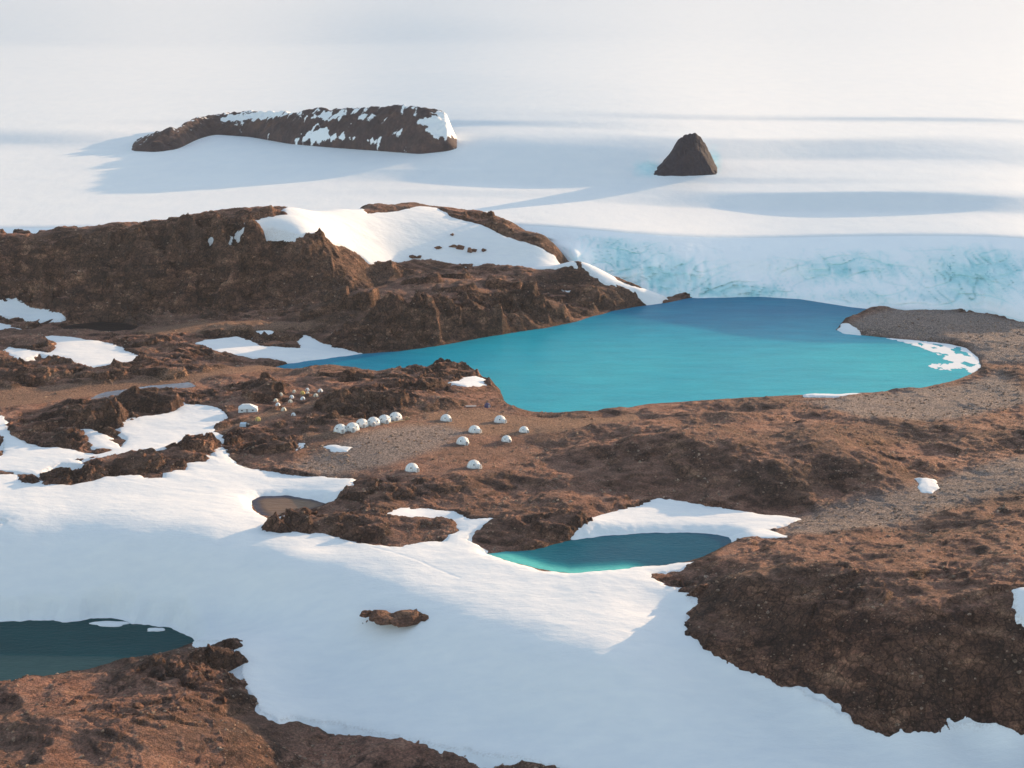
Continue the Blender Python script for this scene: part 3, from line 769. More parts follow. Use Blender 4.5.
# shaded swells of the ice sheet: (px, py, half width, half height, tilt, slope)
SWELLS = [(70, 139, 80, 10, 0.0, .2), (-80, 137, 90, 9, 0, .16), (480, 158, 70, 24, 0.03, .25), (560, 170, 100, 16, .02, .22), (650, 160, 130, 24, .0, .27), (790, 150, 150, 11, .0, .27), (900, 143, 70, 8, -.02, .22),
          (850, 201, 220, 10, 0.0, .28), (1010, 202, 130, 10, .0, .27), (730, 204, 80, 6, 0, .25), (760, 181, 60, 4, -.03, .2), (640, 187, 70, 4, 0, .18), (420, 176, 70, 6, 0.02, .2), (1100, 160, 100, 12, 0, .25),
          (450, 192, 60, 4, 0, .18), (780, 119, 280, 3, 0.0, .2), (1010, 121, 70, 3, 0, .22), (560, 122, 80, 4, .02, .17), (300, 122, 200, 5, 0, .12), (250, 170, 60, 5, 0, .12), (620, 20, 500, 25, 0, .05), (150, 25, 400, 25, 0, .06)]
pxs = np.arange(-420, 1560, 2.0)
PB = np.interp(pxs, bpx, bpy_); ZB = np.interp(pxs, bpx, bz); PT = np.interp(pxs, tpx, tpy)
rows_t = np.linspace(0, 1, 90)
rows_y = np.r_[np.arange(0, 1, 0.004)]
TOP = -45.0
bump1 = fbm(pxs / 60, pxs * 0 + 3.1, 301, 3)
u, kz = ray(pxs, PB)
d = (ZB - CAM_H) / kz; z = ZB.copy()
IX, IY, IZ, IB = [], [], [], []


def push(d, z, px, py, blue):
    u, _ = ray(px, py)
    IX.append(u * d); IY.append(d.copy()); IZ.append(z.copy()); IB.append(blue)


def g2(px, py, cx, cy, sx, sy):
    return np.exp(-((px - cx) / sx) ** 2 - ((py - cy) / sy) ** 2)


# foot below ground level first
push(d - 3, z - 6, pxs, PB, np.ones_like(pxs) * 0.5)
push(d, z, pxs, PB, np.ones_like(pxs) * 0.5)
pyc = PB.copy()
for i in range(1, 91):
    t = i / 90.0
    py = PB + (PT - PB) * t
    n = fbm(pxs / 45, py / 16, 311, 4); n2 = fbm(pxs / 14, py / 20, 317, 3)
    cliff = g2(pxs, py, 672, 277, 40, 16) + 0.7 * g2(pxs, py, 620, 262, 26, 14) + 0.6 * g2(pxs, py, 740, 290, 26, 8) + 0.5 * g2(pxs, py, 850, 270, 60, 12) + 0.6 * g2(pxs, py, 985, 275, 40, 22)
    s = np.interp(t, [0, 0.06, 0.2, 0.4, 0.85, 1.0], [1.1, 1.0, 0.42, 0.33, 0.31, 0.30]) * (1 + 0.5 * np.maximum(n, -0.25) * (1 - t) ** 1.3) + 0.7 * cliff * (0.7 + 0.7 * n2)
    s = np.maximum(s, 0.12)
    k_ = ray(pxs, py)[1]
    dn = (z - s * d - CAM_H) / (k_ - s)
    dn = np.maximum(dn, d + 0.05)
    z = CAM_H + k_ * dn; d = dn
    blue = 0.12 * (1 - t) + 0.04 + cliff * 0.85 + 0.45 * g2(pxs, py, 840, 265, 50, 14) + 0.7 * g2(pxs, py, 970, 270, 45, 26) + 0.8 * g2(pxs, py, 740, 291, 34, 7) + 0.25 * n + 0.5 * g2(pxs, py, 620, 245, 60, 14) * 0.8 + 0.35 * g2(pxs, py, 900, 297, 120, 8)
    blue = blue * sstep(1.02, 0.82, t)
    push(d, z, pxs, py, np.clip(blue, 0, 1.3))
NSUB = 440
PT0 = PT.copy()
for i in range(1, NSUB + 1):
    t = i / NSUB
    py = PT0 + (TOP - PT0) * t
    w1 = 16 * fbm(pxs / 170, py / 40, 331, 3); w2 = 4 * fbm(pxs / 120, py / 16, 341, 4)
    s = 0.022 + 0.020 * fbm(pxs / 200, py / 9, 351, 3)
    sh = 0
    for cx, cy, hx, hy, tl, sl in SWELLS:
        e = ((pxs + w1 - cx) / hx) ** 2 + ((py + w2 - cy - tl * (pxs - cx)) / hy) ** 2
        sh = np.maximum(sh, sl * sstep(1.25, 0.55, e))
    s = np.maximum(s, sh * 1.12) + 0.24 * sstep(0.02, 0.0, t)
    k_ = ray(pxs, py)[1]
    s = np.maximum(s, k_ + 0.065)
    dn = (z - s * d - CAM_H) / (k_ - s)
    z = CAM_H + k_ * dn; d = dn
    push(d, z, pxs, py, g2(pxs, py, 648, 170, 14, 8) * 1.0 + g2(pxs, py, 714, 163, 7, 12) * 1.0 + 0.12 * np.clip(sh / 0.27, 0, 1))  # swells also tinted blue, their shade put into the colour
print('ice top z', z.min(), z.max(), 'd', d.min(), d.max())
s_end = 0.03
for f in (1.05, 1.12, 1.25):
    dn = d * f
    push(dn, z + (dn - d) * (s_end - 0.02 * (f - 1)), pxs, np.full_like(pxs, TOP), np.zeros_like(pxs))
IX, IY, IZ, IB = (np.array(a) for a in (IX, IY, IZ, IB))

# even out the columns so swells run smoothly from side to side
kk_ = np.arange(-130, 131); ker0 = kk_ / 1.0


def smooth_cols(A, sig):
    w = np.exp(-0.5 * (kk_ / sig) ** 2); w /= w.sum()
    return np.array([np.convolve(np.pad(r, 130, 'edge'), w, 'valid') for r in A])


for A in (IY, IZ):
    Sf = smooth_cols(A[30:94], 30.0); wf = sstep(0, 34, np.arange(64))[:, None]
    A[30:94] = (1 - wf) * A[30:94] + wf * Sf
    S1 = smooth_cols(A[94:], 30.0); S2 = smooth_cols(A[94:], 39.0)
    w1 = 1.0; w2 = sstep(0, 70, np.arange(len(S1)))[:, None]
    A[94:] = (1 - w2) * ((1 - w1) * A[94:] + w1 * S1) + w2 * S2
IX[30:94] = ray(pxs[None, :], np.array([PB + (PT0 - PB) * (i - 1) / 90.0 for i in range(30, 94)]))[0] * IY[30:94]
IX[94:] = (ray(pxs[None, :], np.array([PT0 + (TOP - PT0) * min(1, (i + 3) / NSUB) for i in range(len(IY) - 94)]))[0]) * IY[94:]
nr, ncx = IX.shape
ii = np.arange(nr * ncx).reshape(nr, ncx)


# cracks, flutes and slumped blocks on the front
_F = slice(2, 90)
_fx, _fz = IX[_F], IZ[_F]
_amt = np.clip(IB[_F] + 0.1, 0.16, 1.0) * sstep(0, 6, np.arange(88))[:, None] * sstep(88, 66, np.arange(88))[:, None]
_wv = perlin(_fx / 22, _fz / 9, 711) * 5
_l1 = np.clip(1 - np.abs(perlin((_fx + _wv) / 7.5, (_fz + _fx * 0.25) / 24, 713)) * 11, 0, 1)
_l2 = np.clip(1 - np.abs(perlin((_fx + _wv * 2) / 30, (_fz - _fx * 0.2) / 9, 717)) * 12, 0, 1)
_py = np.array([PB + (PT0 - PB) * (i - 1) / 90.0 for i in range(2, 90)])
_flute = np.clip(g2(pxs, _py, 665, 277, 50, 17) + 0.8 * g2(pxs, _py, 985, 270, 32, 22) + 0.7 * g2(pxs, _py, 850, 272, 50, 10) + 0.8 * g2(pxs, _py, 738, 291, 26, 6), 0, 1)
_fl = perlin((_fx + 0.25 * _wv) / 4.2, _fz / 34, 731) + 0.6 * perlin(_fx / 9, _fz / 20, 733)
IB[_F] = np.clip(IB[_F] + _flute * (0.35 + 0.9 * _fl), 0, 1.6)
IY[_F] += _flute * 2.4 * _fl
_f1, _f2, _r, _, _ = cells((_fx + _wv) / 12, _fz / 7, 719)
IY[_F] += _amt * (3.0 * _l1 + 2.6 * _l2 + 4.0 * (_r - 0.5) * sstep(0, 0.2, _f2 - _f1) + 1.6 * perlin(_fx / 3.2, _fz / 8, 721))
IB[_F] = np.clip(IB[_F] + 0.5 * np.maximum(_l1, _l2) * np.clip(_amt * 1.6, 0, 1) + 0.3 * (_r - 0.5) * _amt, 0, 1.6)


def ice_mesh(name, r0, r1):
    sub = ii[r0:r1]
    q = np.stack([sub[:-1, :-1], sub[:-1, 1:], sub[1:, 1:], sub[1:, :-1]], -1).reshape(-1, 4)
    used, inv = np.unique(q.ravel(), return_inverse=True)
    co = np.c_[IX.ravel()[used], IY.ravel()[used], IZ.ravel()[used]]
    return mesh_np(name, co, inv.reshape(-1, 4), M_FRONT if r0 == 0 else M_ICE, True, {'blue': IB.ravel()[used]})


tag(ice_mesh('glacier_front', 0, 93), 'blue fluted ice front of the glacier standing over the lake', 'glacier', kind='structure')
tag(ice_mesh('ice_sheet', 92, nr), 'endless white ice sheet with blue shaded swells, up to the skyline', 'ice sheet', kind='structure')


def ice_hit(px, py):
    """point of the ice sheet seen along a view line"""
    c = int(np.clip(np.searchsorted(pxs, px), 0, ncx - 1))
    _, k_ = ray(px, py)
    i = np.nonzero(CAM_H + k_ * IY[92:, c] <= IZ[92:, c])[0]
    # rows go upward in the picture: take the row whose elevation matches
    el = (IZ[92:, c] - CAM_H) / IY[92:, c]
    j = int(np.argmin(np.abs(el - k_)))
    return float(IX[92 + j, c]), float(IY[92 + j, c]), float(IZ[92 + j, c])


# ------------------------------------------------------------------ nunataks beyond the ice
def mat_nunatak(k=1.0, name='dark_nunatak_rock'):
    t = NT(name); p = t.pos()
    a = t.noise(p, 0.05, 5, 0.6); f = t.noise(p, 0.35, 4, 0.6)
    c = t.ramp(a, [(0.3, (0.042, 0.034, 0.042)), (0.55, (0.075, 0.052, 0.055)), (0.75, (0.14, 0.083, 0.070))])
    c = t.mix(1.0 - k, c, (0.024, 0.027, 0.042))
    c = t.mix(0.5, c, t.ramp(f, [(0.3, (0.5, 0.5, 0.5)), (0.7, (1.3, 1.3, 1.3))]), 'MULTIPLY')
    s = t.math('ADD', t.attr('snow'), t.math('MULTIPLY', t.math('SUBTRACT', f, 0.5), 0.6))
    c = t.mix(t.ramp(s, [(0.46, (0, 0, 0)), (0.54, (1, 1, 1))]), c, (0.84, 0.86, 0.88))
    n = t.bump(t.noise(p, 0.22, 6, 0.65), 0.9, 2.5)
    return t.done(c, 0.9, n, 0.2)


M_NUN = mat_nunatak(); M_SLATE = mat_nunatak(0.25, 'slate_nunatak_rock')


def nunatak(name, label, top, bot, depth, snowpolys, nx=420, ny=150, rough=4.0, sharp=0.55, snow_noise=True):
    tx = [p[0] for p in top]; bx = [p[0] for p in bot]
    xs_px = np.linspace(tx[0], tx[-1], nx)
    tp = np.interp(xs_px, tx, [p[1] for p in top]); bp = np.interp(xs_px, bx, [p[1] for p in bot])
    foot = np.array([ice_hit(x, y) for x, y in zip(xs_px, bp)])
    ker = np.ones(15) / 15
    fy = np.convolve(np.pad(foot[:, 1], 7, 'edge'), ker, 'valid'); fz = np.convolve(np.pad(foot[:, 2], 7, 'edge'), ker, 'valid')
    kt = ray(xs_px, tp)[1]
    yc = fy + depth * 0.5
    zc = CAM_H + kt * yc                                   # crest height so the skyline sits where seen
    hgt = np.maximum(zc - fz, 0.5)
    v = np.linspace(-0.06, 1.6, ny)[:, None]               # 0 foot, .5 crest, 1 back
    prof = np.where(v < 0.5, np.sign(v) * np.abs(np.clip(v, -1, .5) / 0.5) ** sharp, 1 - np.clip((v - 0.5) / 0.75, 0, 2) ** 1.4 * 1.3)
    Y = fy[None, :] + v * depth
    X = ray(xs_px, bp)[0][None, :] * Y
    Z = fz[None, :] + prof * hgt[None, :]
    edge = np.clip(np.minimum(np.arange(nx), np.arange(nx)[::-1]) / (0.05 * nx), 0, 1)[None, :]
    mid = np.clip(v / 0.12, 0, 1) * np.clip(hgt / 12, 0.15, 1)[None, :]
    f1, f2, r, cx_, cy_ = cells(X / 16 + 0.4 * perlin(X / 20, Y / 20, 403), Y / 11, 405)
    nz = (ridged(X / 46, Y / 34, 401, 4) - 0.62) * 2.2 + (r - 0.5) * 0.9 * sstep(0, .2, f2 - f1) + perlin(X / 7, Y / 6, 409) * 0.35
    Z = Z - (0 if snowpolys else 1) * 1.0 * np.clip(1 - np.abs(perlin(X / 9 + Y / 60, Y / 40, 421)) * 5, 0, 1) * np.clip(v / 0.1, 0, 1) * edge
    crestdamp = 1 - (0.5 if snowpolys else 0.85) * np.exp(-((v - 0.5) / 0.12) ** 2)
    Z = Z + nz * rough * mid * edge * crestdamp
    Z = Z - 1.5 * (1 - edge) - 0.4
    # snow lying on it
    dirY = Y; kk = (Z - CAM_H) / dirY; uu = X / dirY
    b = (SP + kk * CP) / (CP - kk * SP); pyv = CY - b * F_PX; pxv = CX + uu * (CP + b * SP) * F_PX
    sn = np.full(Z.shape, -9.0)
    for sp in snowpolys:
        sn = np.maximum(sn, poly_sd(pxv.astype(np.float32), pyv.astype(np.float32), sp))
    sn = 0.5 + np.maximum(sn, -4.2) * 0.09 + perlin(X / 12, Y / 12, 411) * 0.35 + perlin(X / 5, Y / 6, 412) * 0.3 + (0.22 * sstep(0.2, 0.5, v) if snowpolys else -0.4)
    i_ = np.arange(nx * ny).reshape(ny, nx)
    q = np.stack([i_[:-1, :-1], i_[:-1, 1:], i_[1:, 1:], i_[1:, :-1]], -1).reshape(-1, 4)
    o = mesh_np(name, np.c_[X.ravel(), Y.ravel(), Z.ravel()], q, M_NUN if snowpolys else M_SLATE, True, {'snow': np.clip(sn, 0, 1).ravel()})
    return tag(o, label, 'rocky hill', kind='structure')


nunatak('nunatak', 'long dark nunatak flecked with snow, rising from the far ice',
        [(122, 150), (135, 143), (150, 136), (165, 130.5), (182, 125), (200, 118), (230, 113), (270, 111), (300, 110.5), (320, 108), (345, 108), (370, 106.5), (395, 105.5), (412, 105), (430, 107), (447, 112), (452, 125), (458, 140), (462, 150)],
        [(120, 151), (158, 152), (178, 149), (198, 139), (215, 134.5), (250, 137), (290, 144), (330, 147.5), (380, 151), (420, 154), (448, 151), (462, 147)], 110,
        [[(222, 120), (250, 113), (290, 112), (262, 119), (235, 122)], [(296, 140), (320, 126), (330, 134), (356, 138), (315, 141)],
         [(310, 118), (345, 112), (338, 118)], [(418, 122), (447, 112), (470, 118), (462, 135), (446, 140), (432, 134)], [(368, 140), (380, 138), (377, 147)], [(392, 132), (402, 130), (398, 137)], [(360, 117), (372, 116), (368, 120)]], rough=4.6)
nunatak('nunatak', 'small steep dark nunatak, a lone cone on the far ice',
        [(650, 172), (655, 168), (660, 164), (666, 157), (671, 149), (677, 139), (682, 135), (688, 133), (694, 132.5), (699, 136), (704, 143), (709, 152), (714, 162), (718, 169), (720, 173)],
        [(648, 176), (670, 176), (690, 176), (720, 174.5)], 48, [], nx=160, ny=110, rough=3.8, sharp=0.75)

# ------------------------------------------------------------------ final ground lookup for standing things
_RH = None


def ground_at(x, y):
    fu = (x / y - U0) / (U1 - U0) * (NU - 1); fy = np.interp(y, ys, np.arange(NY))
    iu = int(np.clip(fu, 0, NU - 2)); iy = int(np.clip(fy, 0, NY - 2))
    a = fu - iu; b = fy - iy
    G = HR
    return float((G[iy, iu] * (1 - a) + G[iy, iu + 1] * a) * (1 - b) + (G[iy + 1, iu] * (1 - a) + G[iy + 1, iu + 1] * a) * b)


_fu = (np.arange(NU))


def ground_hit(px, py, extra=0.0):
    """where a view line meets the finished ground"""
    u, k_ = ray(px, py)
    fu = (u - U0) / (U1 - U0) * (NU - 1); iu = int(fu); a = fu - iu
    hz = HR[:, iu] * (1 - a) + HR[:, iu + 1] * a
    w = np.nonzero(CAM_H + k_ * ys <= hz + extra)[0]
    i = w[0]
    Y = float(ys[i]); return float(u * Y), Y, float(hz[i])


# ------------------------------------------------------------------ shape helpers for the standing things
import bmesh


class MB:
    """collects geometry and links it as ONE mesh object"""
    def __init__(self): self.v = []; self.f = []

    def add(self, vs, fs):
        n = len(self.v); self.v += [tuple(p) for p in vs]; self.f += [tuple(i + n for i in q) for q in fs]; return self

    def box(self, c, s, rz=0.0, taper=1.0):
        cx, cy, cz = c; sx, sy, sz = (k / 2 for k in s); ca, sa = math.cos(rz), math.sin(rz); vs = []
        for z in (-1, 1):
            k = taper if z > 0 else 1.0
            for x, y in ((-1, -1), (1, -1), (1, 1), (-1, 1)):
                px, py = x * sx * k, y * sy * k
                vs.append((cx + px * ca - py * sa, cy + px * sa + py * ca, cz + z * sz))
        return self.add(vs, [(3, 2, 1, 0), (4, 5, 6, 7), (0, 1, 5, 4), (1, 2, 6, 5), (2, 3, 7, 6), (3, 0, 4, 7)])

    def lathe(self, prof, n=24, c=(0, 0, 0), cap=True):
        vs = []; m = len(prof)
        for i in range(n):
            a = 2 * math.pi * i / n
            for r, z in prof: vs.append((c[0] + r * math.cos(a), c[1] + r * math.sin(a), c[2] + z))
        fs = [(i * m + j, ((i + 1) % n) * m + j, ((i + 1) % n) * m + j + 1, i * m + j + 1) for i in range(n) for j in range(m - 1)]
        return self.add(vs, fs)

    def build(self, name, mat, parent=None, smooth=False):
        me = bpy.data.meshes.new(name); me.from_pydata(self.v, [], self.f)
        bm = bmesh.new(); bm.from_mesh(me); bmesh.ops.remove_doubles(bm, verts=bm.verts, dist=0.0005); bmesh.ops.recalc_face_normals(bm, faces=bm.faces); bm.to_mesh(me); bm.free()
        if smooth: me.polygons.foreach_set('use_smooth', [True] * len(me.polygons))
        me.materials.append(mat); o = bpy.data.objects.new(name, me); COL.objects.link(o)
        if parent: o.parent = parent
        return o


def empty(name, loc, rz=0.0, scale=1.0):
    o = bpy.data.objects.new(name, None); COL.objects.link(o); o.empty_display_size = 0.5
    o.location = loc; o.rotation_euler = (0, 0, rz); o.scale = (scale,) * 3
    return o


def copy_tree(o, parent=None):
    c = o.copy(); COL.objects.link(c)
    if parent: c.parent = parent
    for ch in [k for k in bpy.data.objects if k.parent == o]: copy_tree(ch, c)
    return c


M_SHELL = mat_plain('white_fibreglass', (0.76, 0.75, 0.73), 0.5, 0.05, scale=0.9)
M_SEAM = mat_plain('grey_seam', (0.34, 0.34, 0.35), 0.6)
M_GLASS = mat_plain('dark_window', (0.03, 0.035, 0.045), 0.12)
M_WOOD = mat_plain('tan_planks', (0.36, 0.24, 0.14), 0.8, 0.3, scale=2.5)
M_CREAM = mat_plain('cream_canvas', (0.60, 0.55, 0.46), 0.8, 0.1)
M_TENTW = mat_plain('white_canvas', (0.66, 0.68, 0.70), 0.8, 0.06)
M_BLUEW = mat_plain('pale_blue_canvas', (0.50, 0.60, 0.70), 0.7, 0.06)
M_YEL = mat_plain('yellow_canvas', (0.58, 0.42, 0.13), 0.7, 0.1)
M_PURP = mat_plain('violet_canvas', (0.085, 0.07, 0.14), 0.7, 0.15)
M_FLAP = mat_plain('tan_flap', (0.30, 0.22, 0.15), 0.8, 0.1)
M_DECK = mat_plain('grey_deck', (0.36, 0.33, 0.33), 0.8, 0.2)

R_D = 2.9


def sph(az, el, r=R_D):
    return Vector((r * math.cos(el) * math.cos(az), r * math.cos(el) * math.sin(az), r * math.sin(el)))


def make_dome():
    root = empty('polar_dome', (0, 0, 0))
    prof = [(R_D * math.cos(a), R_D * math.sin(a) + 0.25) for a in np.linspace(-0.08, math.pi / 2, 12)]
    prof[-1] = (0.0, prof[-1][1])
    sh = MB().lathe(prof, 40).build('shell', M_SHELL, root, True)
    s = MB()                                                       # raised panel joints
    for i in range(8):
        az = i * math.pi / 4 + 0.2; pts = [sph(az, e, R_D + 0.03) + Vector((0, 0, .25)) for e in np.linspace(0, 1.45, 9)]
        w = Vector((-math.sin(az), math.cos(az), 0)) * 0.045
        vs = []
        for p in pts: vs += [p - w, p + w, p + w - p.normalized() * .06, p - w - p.normalized() * .06]
        fs = []
        for j in range(8):
            a = j * 4; b = a + 4
            fs += [(a, a + 1, b + 1, b), (a + 1, a + 2, b + 2, b + 1), (a + 3, a, b, b + 3)]
        s.add(vs, fs)
    s.build('panel_joints', M_SEAM, sh)
    MB().lathe([(R_D + 0.22, -0.9), (R_D + 0.22, 0.22), (R_D - 0.2, 0.24), (R_D - 0.2, -0.9)], 32).build('base_ring', M_DECK, root)
    # porch facing local -Y
    p = MB(); n = 10; vs = []
    for yy in (-R_D - 1.05, -R_D + 0.75):
        for i in range(n + 1):
            a = math.pi * i / n
            vs.append((0.85 * math.cos(a), yy, 0.95 + 0.95 * math.sin(a)))
        vs += [(-0.85, yy, 0.0), (0.85, yy, 0.0)]
    m = n + 3
    fs = [(i, (i + 1) % m, m + (i + 1) % m, m + i) for i in range(m)] + [tuple(range(m))[::-1], tuple(range(m, 2 * m))]
    p.add(vs, fs); po = p.build('porch', M_SHELL, root)
    d = MB().box((0, -R_D - 1.07, 0.95), (0.95, 0.06, 1.6)).build('door', M_SEAM, po)
    for az in (-math.pi / 2 + 0.75, -math.pi / 2 - 0.85, math.pi / 2):
        c = sph(az, 0.52, R_D + 0.02) + Vector((0, 0, .25)); nrm = sph(az, 0.52, 1.0)
        t1 = Vector((-math.sin(az), math.cos(az), 0)); t2 = nrm.cross(t1)
        w = MB(); k = 14
        ring = [c + (t1 * math.cos(2 * math.pi * i / k) + t2 * math.sin(2 * math.pi * i / k)) * 0.30 for i in range(k)]
        w.add([q + nrm * 0.05 for q in ring] + [q - nrm * 0.12 for q in ring], [tuple(range(k))] + [(i, i + k, (i + 1) % k + k, (i + 1) % k) for i in range(k)])
        w.build('window', M_GLASS, root)
    st = MB()
    for i in range(3): st.box((0, -R_D - 1.35 - i * 0.3, -0.08 - i * 0.2), (1.0, 0.32, 0.14))
    st.build('steps', M_DECK, root)
    return root


def make_tent(body_mat, flap_mat, name='small_tent'):
    root = empty(name, (0, 0, 0))
    prof = [(1.12, -0.25), (1.12, 0.05), (1.02, 0.5), (0.78, 0.95), (0.42, 1.24), (0.0, 1.36)]
    MB().lathe(prof, 6).build('canopy', body_mat, root)
    b = MB()
    a = -math.pi / 2
    b.add([(-0.32, -1.03, 0.02), (0.32, -1.03, 0.02), (0.22, -0.83, 0.78), (-0.22, -0.83, 0.78), (-0.32, -0.93, 0.02), (0.32, -0.93, 0.02), (0.22, -0.73, 0.78), (-0.22, -0.73, 0.78)],
          [(0, 1, 2, 3), (4, 7, 6, 5), (0, 4, 5, 1), (1, 5, 6, 2), (2, 6, 7, 3), (3, 7, 4, 0)])
    b.build('door_flap', flap_mat, root)
    return root


def stand(px, py, sink=0.0):
    x, y, z = hit(px, py)
    return (x, y, ground_at(x, y) - sink)


dome = None
for px, py, sc_, rz, lab, grp in DOMES:
    o = dome = make_dome() if dome is None else None or copy_tree(dome)
    o.location = stand(px, py); o.scale = (sc_,) * 3; o.rotation_euler = (0, 0, rz)
    tag(o, lab, 'dome', grp)

proto = {}
for px, py, sc_, kind, lab in TENTS:
    if kind not in proto:
        o = proto[kind] = make_tent(*{'cream': (M_CREAM, M_FLAP), 'white': (M_TENTW, M_FLAP), 'yellow': (M_YEL, M_FLAP), 'violet': (M_PURP, M_DECK)}[kind])
    else:
        o = copy_tree(proto[kind])
    o.location = stand(px, py); o.scale = (sc_ * 1.15,) * 3; o.rotation_euler = (0, 0, rng.uniform(-0.6, 0.9))
    tag(o, lab, 'tent', 'small tents pitched between the rocks')

# big white shelter with hipped roof
x, y, z = stand(248.5, 411.5)
sh = empty('mess_tent', (x, y, z), 0.12); tag(sh, 'large white hipped mess tent standing between snowfield and rocks', 'tent')
A = [(-5.2, -2.6, -0.6), (4.9, -2.6, -0.6), (4.9, 2.6, -0.6), (-5.2, 2.6, -0.6)]
B = [(-4.9, -2.45, 2.1), (4.6, -2.45, 1.7), (4.6, 2.45, 1.7), (-4.9, 2.45, 2.1)]
MB().add(A + B, [(0, 1, 5, 4), (1, 2, 6, 5), (2, 3, 7, 6), (3, 0, 4, 7)]).build('wall', M_TENTW, sh)
C_ = [(-5.1, -2.65, 2.02), (4.8, -2.65, 1.62), (4.8, 2.65, 1.62), (-5.1, 2.65, 2.02), (-2.9, -0.9, 3.75), (0.9, -0.9, 3.75), (0.9, 0.9, 3.75), (-2.9, 0.9, 3.75)]
rf = MB().add(C_, [(0, 1, 5, 4), (1, 2, 6, 5), (2, 3, 7, 6), (3, 0, 4, 7), (4, 5, 6, 7), (3, 2, 1, 0)]).build('roof', M_TENTW, sh)
MB().lathe([(0.16, 3.7), (0.16, 4.25), (0.22, 4.3), (0, 4.42)], 10, (-1.0, 0, 0)).build('vent_pipe', M_SEAM, rf)
MB().box((-0.6, -2.60, 0.75), (1.1, 0.1, 1.9)).build('door', M_SEAM, sh)
for wx_ in (-3.2, 2.4): MB().box((wx_, -2.56, 1.0), (0.9, 0.1, 0.6)).build('window', M_GLASS, sh)

# small pale blue shelter with its black shadow added as a dark block
x, y, z = stand(244.5, 426.5)
bt = empty('box_tent', (x, y, z), -0.15); tag(bt, 'small pale blue box tent with a dark block for the shade at its right end, below the mess tent', 'tent')
MB().add([(-2.2, -1.3, -.5), (1.2, -1.3, -.5), (1.2, 1.3, -.5), (-2.2, 1.3, -.5), (-2.0, -1.15, 1.5), (1.2, -1.15, 1.6), (1.2, 1.15, 1.6), (-2.0, 1.15, 1.5), (-1.9, 0, 2.0), (1.2, 0, 2.1)],
         [(0, 1, 5, 4), (2, 3, 7, 6), (3, 0, 4, 8, 7), (4, 5, 9, 8), (8, 9, 6, 7)]).build('canopy', M_BLUEW, bt)
MB().box((1.9, 0, 0.45), (1.35, 2.3, 1.7), 0, 0.9).build('shade_block', M_GLASS, bt)  # solid dark block standing in for shade

# boardwalk along the joined row
x0, y0, z0 = stand(333, 434.5); x1, y1, z1 = stand(405, 421.5)
bw = empty('boardwalk', (x0, y0, z0), math.atan2(y1 - y0, x1 - x0)); tag(bw, 'tan plank boardwalk running in front of the six joined domes', 'boardwalk')
Lb = math.hypot(x1 - x0, y1 - y0); dzb = z1 - z0
m = MB(); npk = int(Lb / 0.45)
for i in range(npk):
    t = (i + 0.5) / npk
    m.box((Lb * t, 0, 0.42 + dzb * t), (0.40, 1.5 + 0.1 * math.sin(i * 2.3), 0.07))
m.build('deck', M_WOOD, bw)
for i in range(9):
    t = (i + 0.5) / 9
    MB().box((Lb * t, -0.6, dzb * t), (0.14, 0.14, 0.9)).build('post', M_WOOD, bw)

# canvas-covered crate stack at the end of the row
x, y, z = stand(407.5, 420)
cs = empty('crate_stack', (x, y, z), 0.3); tag(cs, 'tan wooden crates stacked at the right end of the joined domes', 'crates')
MB().box((0, 0, 0.4), (2.4, 1.2, 1.0)).build('crate', M_WOOD, cs); MB().box((-.4, .05, 1.2), (1.2, 1.0, 0.6), .1).build('crate', M_WOOD, cs)
# pale deck beside the violet tent
x, y, z = stand(471, 407)
dk = empty('tent_platform', (x, y, z), 0.1); tag(dk, 'low grey tent platform on the shore, left of the violet tent', 'platform')
m = MB()
for i in range(12): m.box((-2.6 + i * 0.47, 0, 0.32), (0.42, 2.6, 0.08))
m.build('deck', M_DECK, dk)
for a, b in ((-2.2, -1), (2.2, -1), (-2.2, 1), (2.2, 1)): MB().box((a, b, 0), (0.14, 0.14, 0.6)).build('leg', M_WOOD, dk)


# ------------------------------------------------------------------ stones, boulders, outcrops, ice floes
def ico(sub=1):
    bm = bmesh.new(); bmesh.ops.create_icosphere(bm, subdivisions=sub, radius=1.0)
    v = np.array([p.co[:] for p in bm.verts]); bm.verts.ensure_lookup_table()
    f = np.array([[q.index for q in p.verts] for p in bm.faces]); bm.free()
    return v, f


def rock_shape(sub, seed, flat=0.7, facets=9):
    r = np.random.default_rng(seed); v, f = ico(sub); v = v.copy()
    for _ in range(facets):                          # shear planes off
        n = r.normal(size=3); n /= np.linalg.norm(n); d = r.uniform(0.45, 0.85)
        e = v @ n - d; v -= np.where(e > 0, e, 0)[:, None] * n * 0.95
    v *= np.array([r.uniform(0.9, 1.4), r.uniform(0.7, 1.0), flat * r.uniform(0.8, 1.2)])
    v += r.normal(size=v.shape) * 0.02
    return v, f


TPL = [rock_shape(1, 100 + i) for i in range(8)] + []
TPL2 = [rock_shape(3, 200 + i, 0.75, 14) for i in range(8)]
free = (sd_snow < -0.5) & (wmin < -1.0)
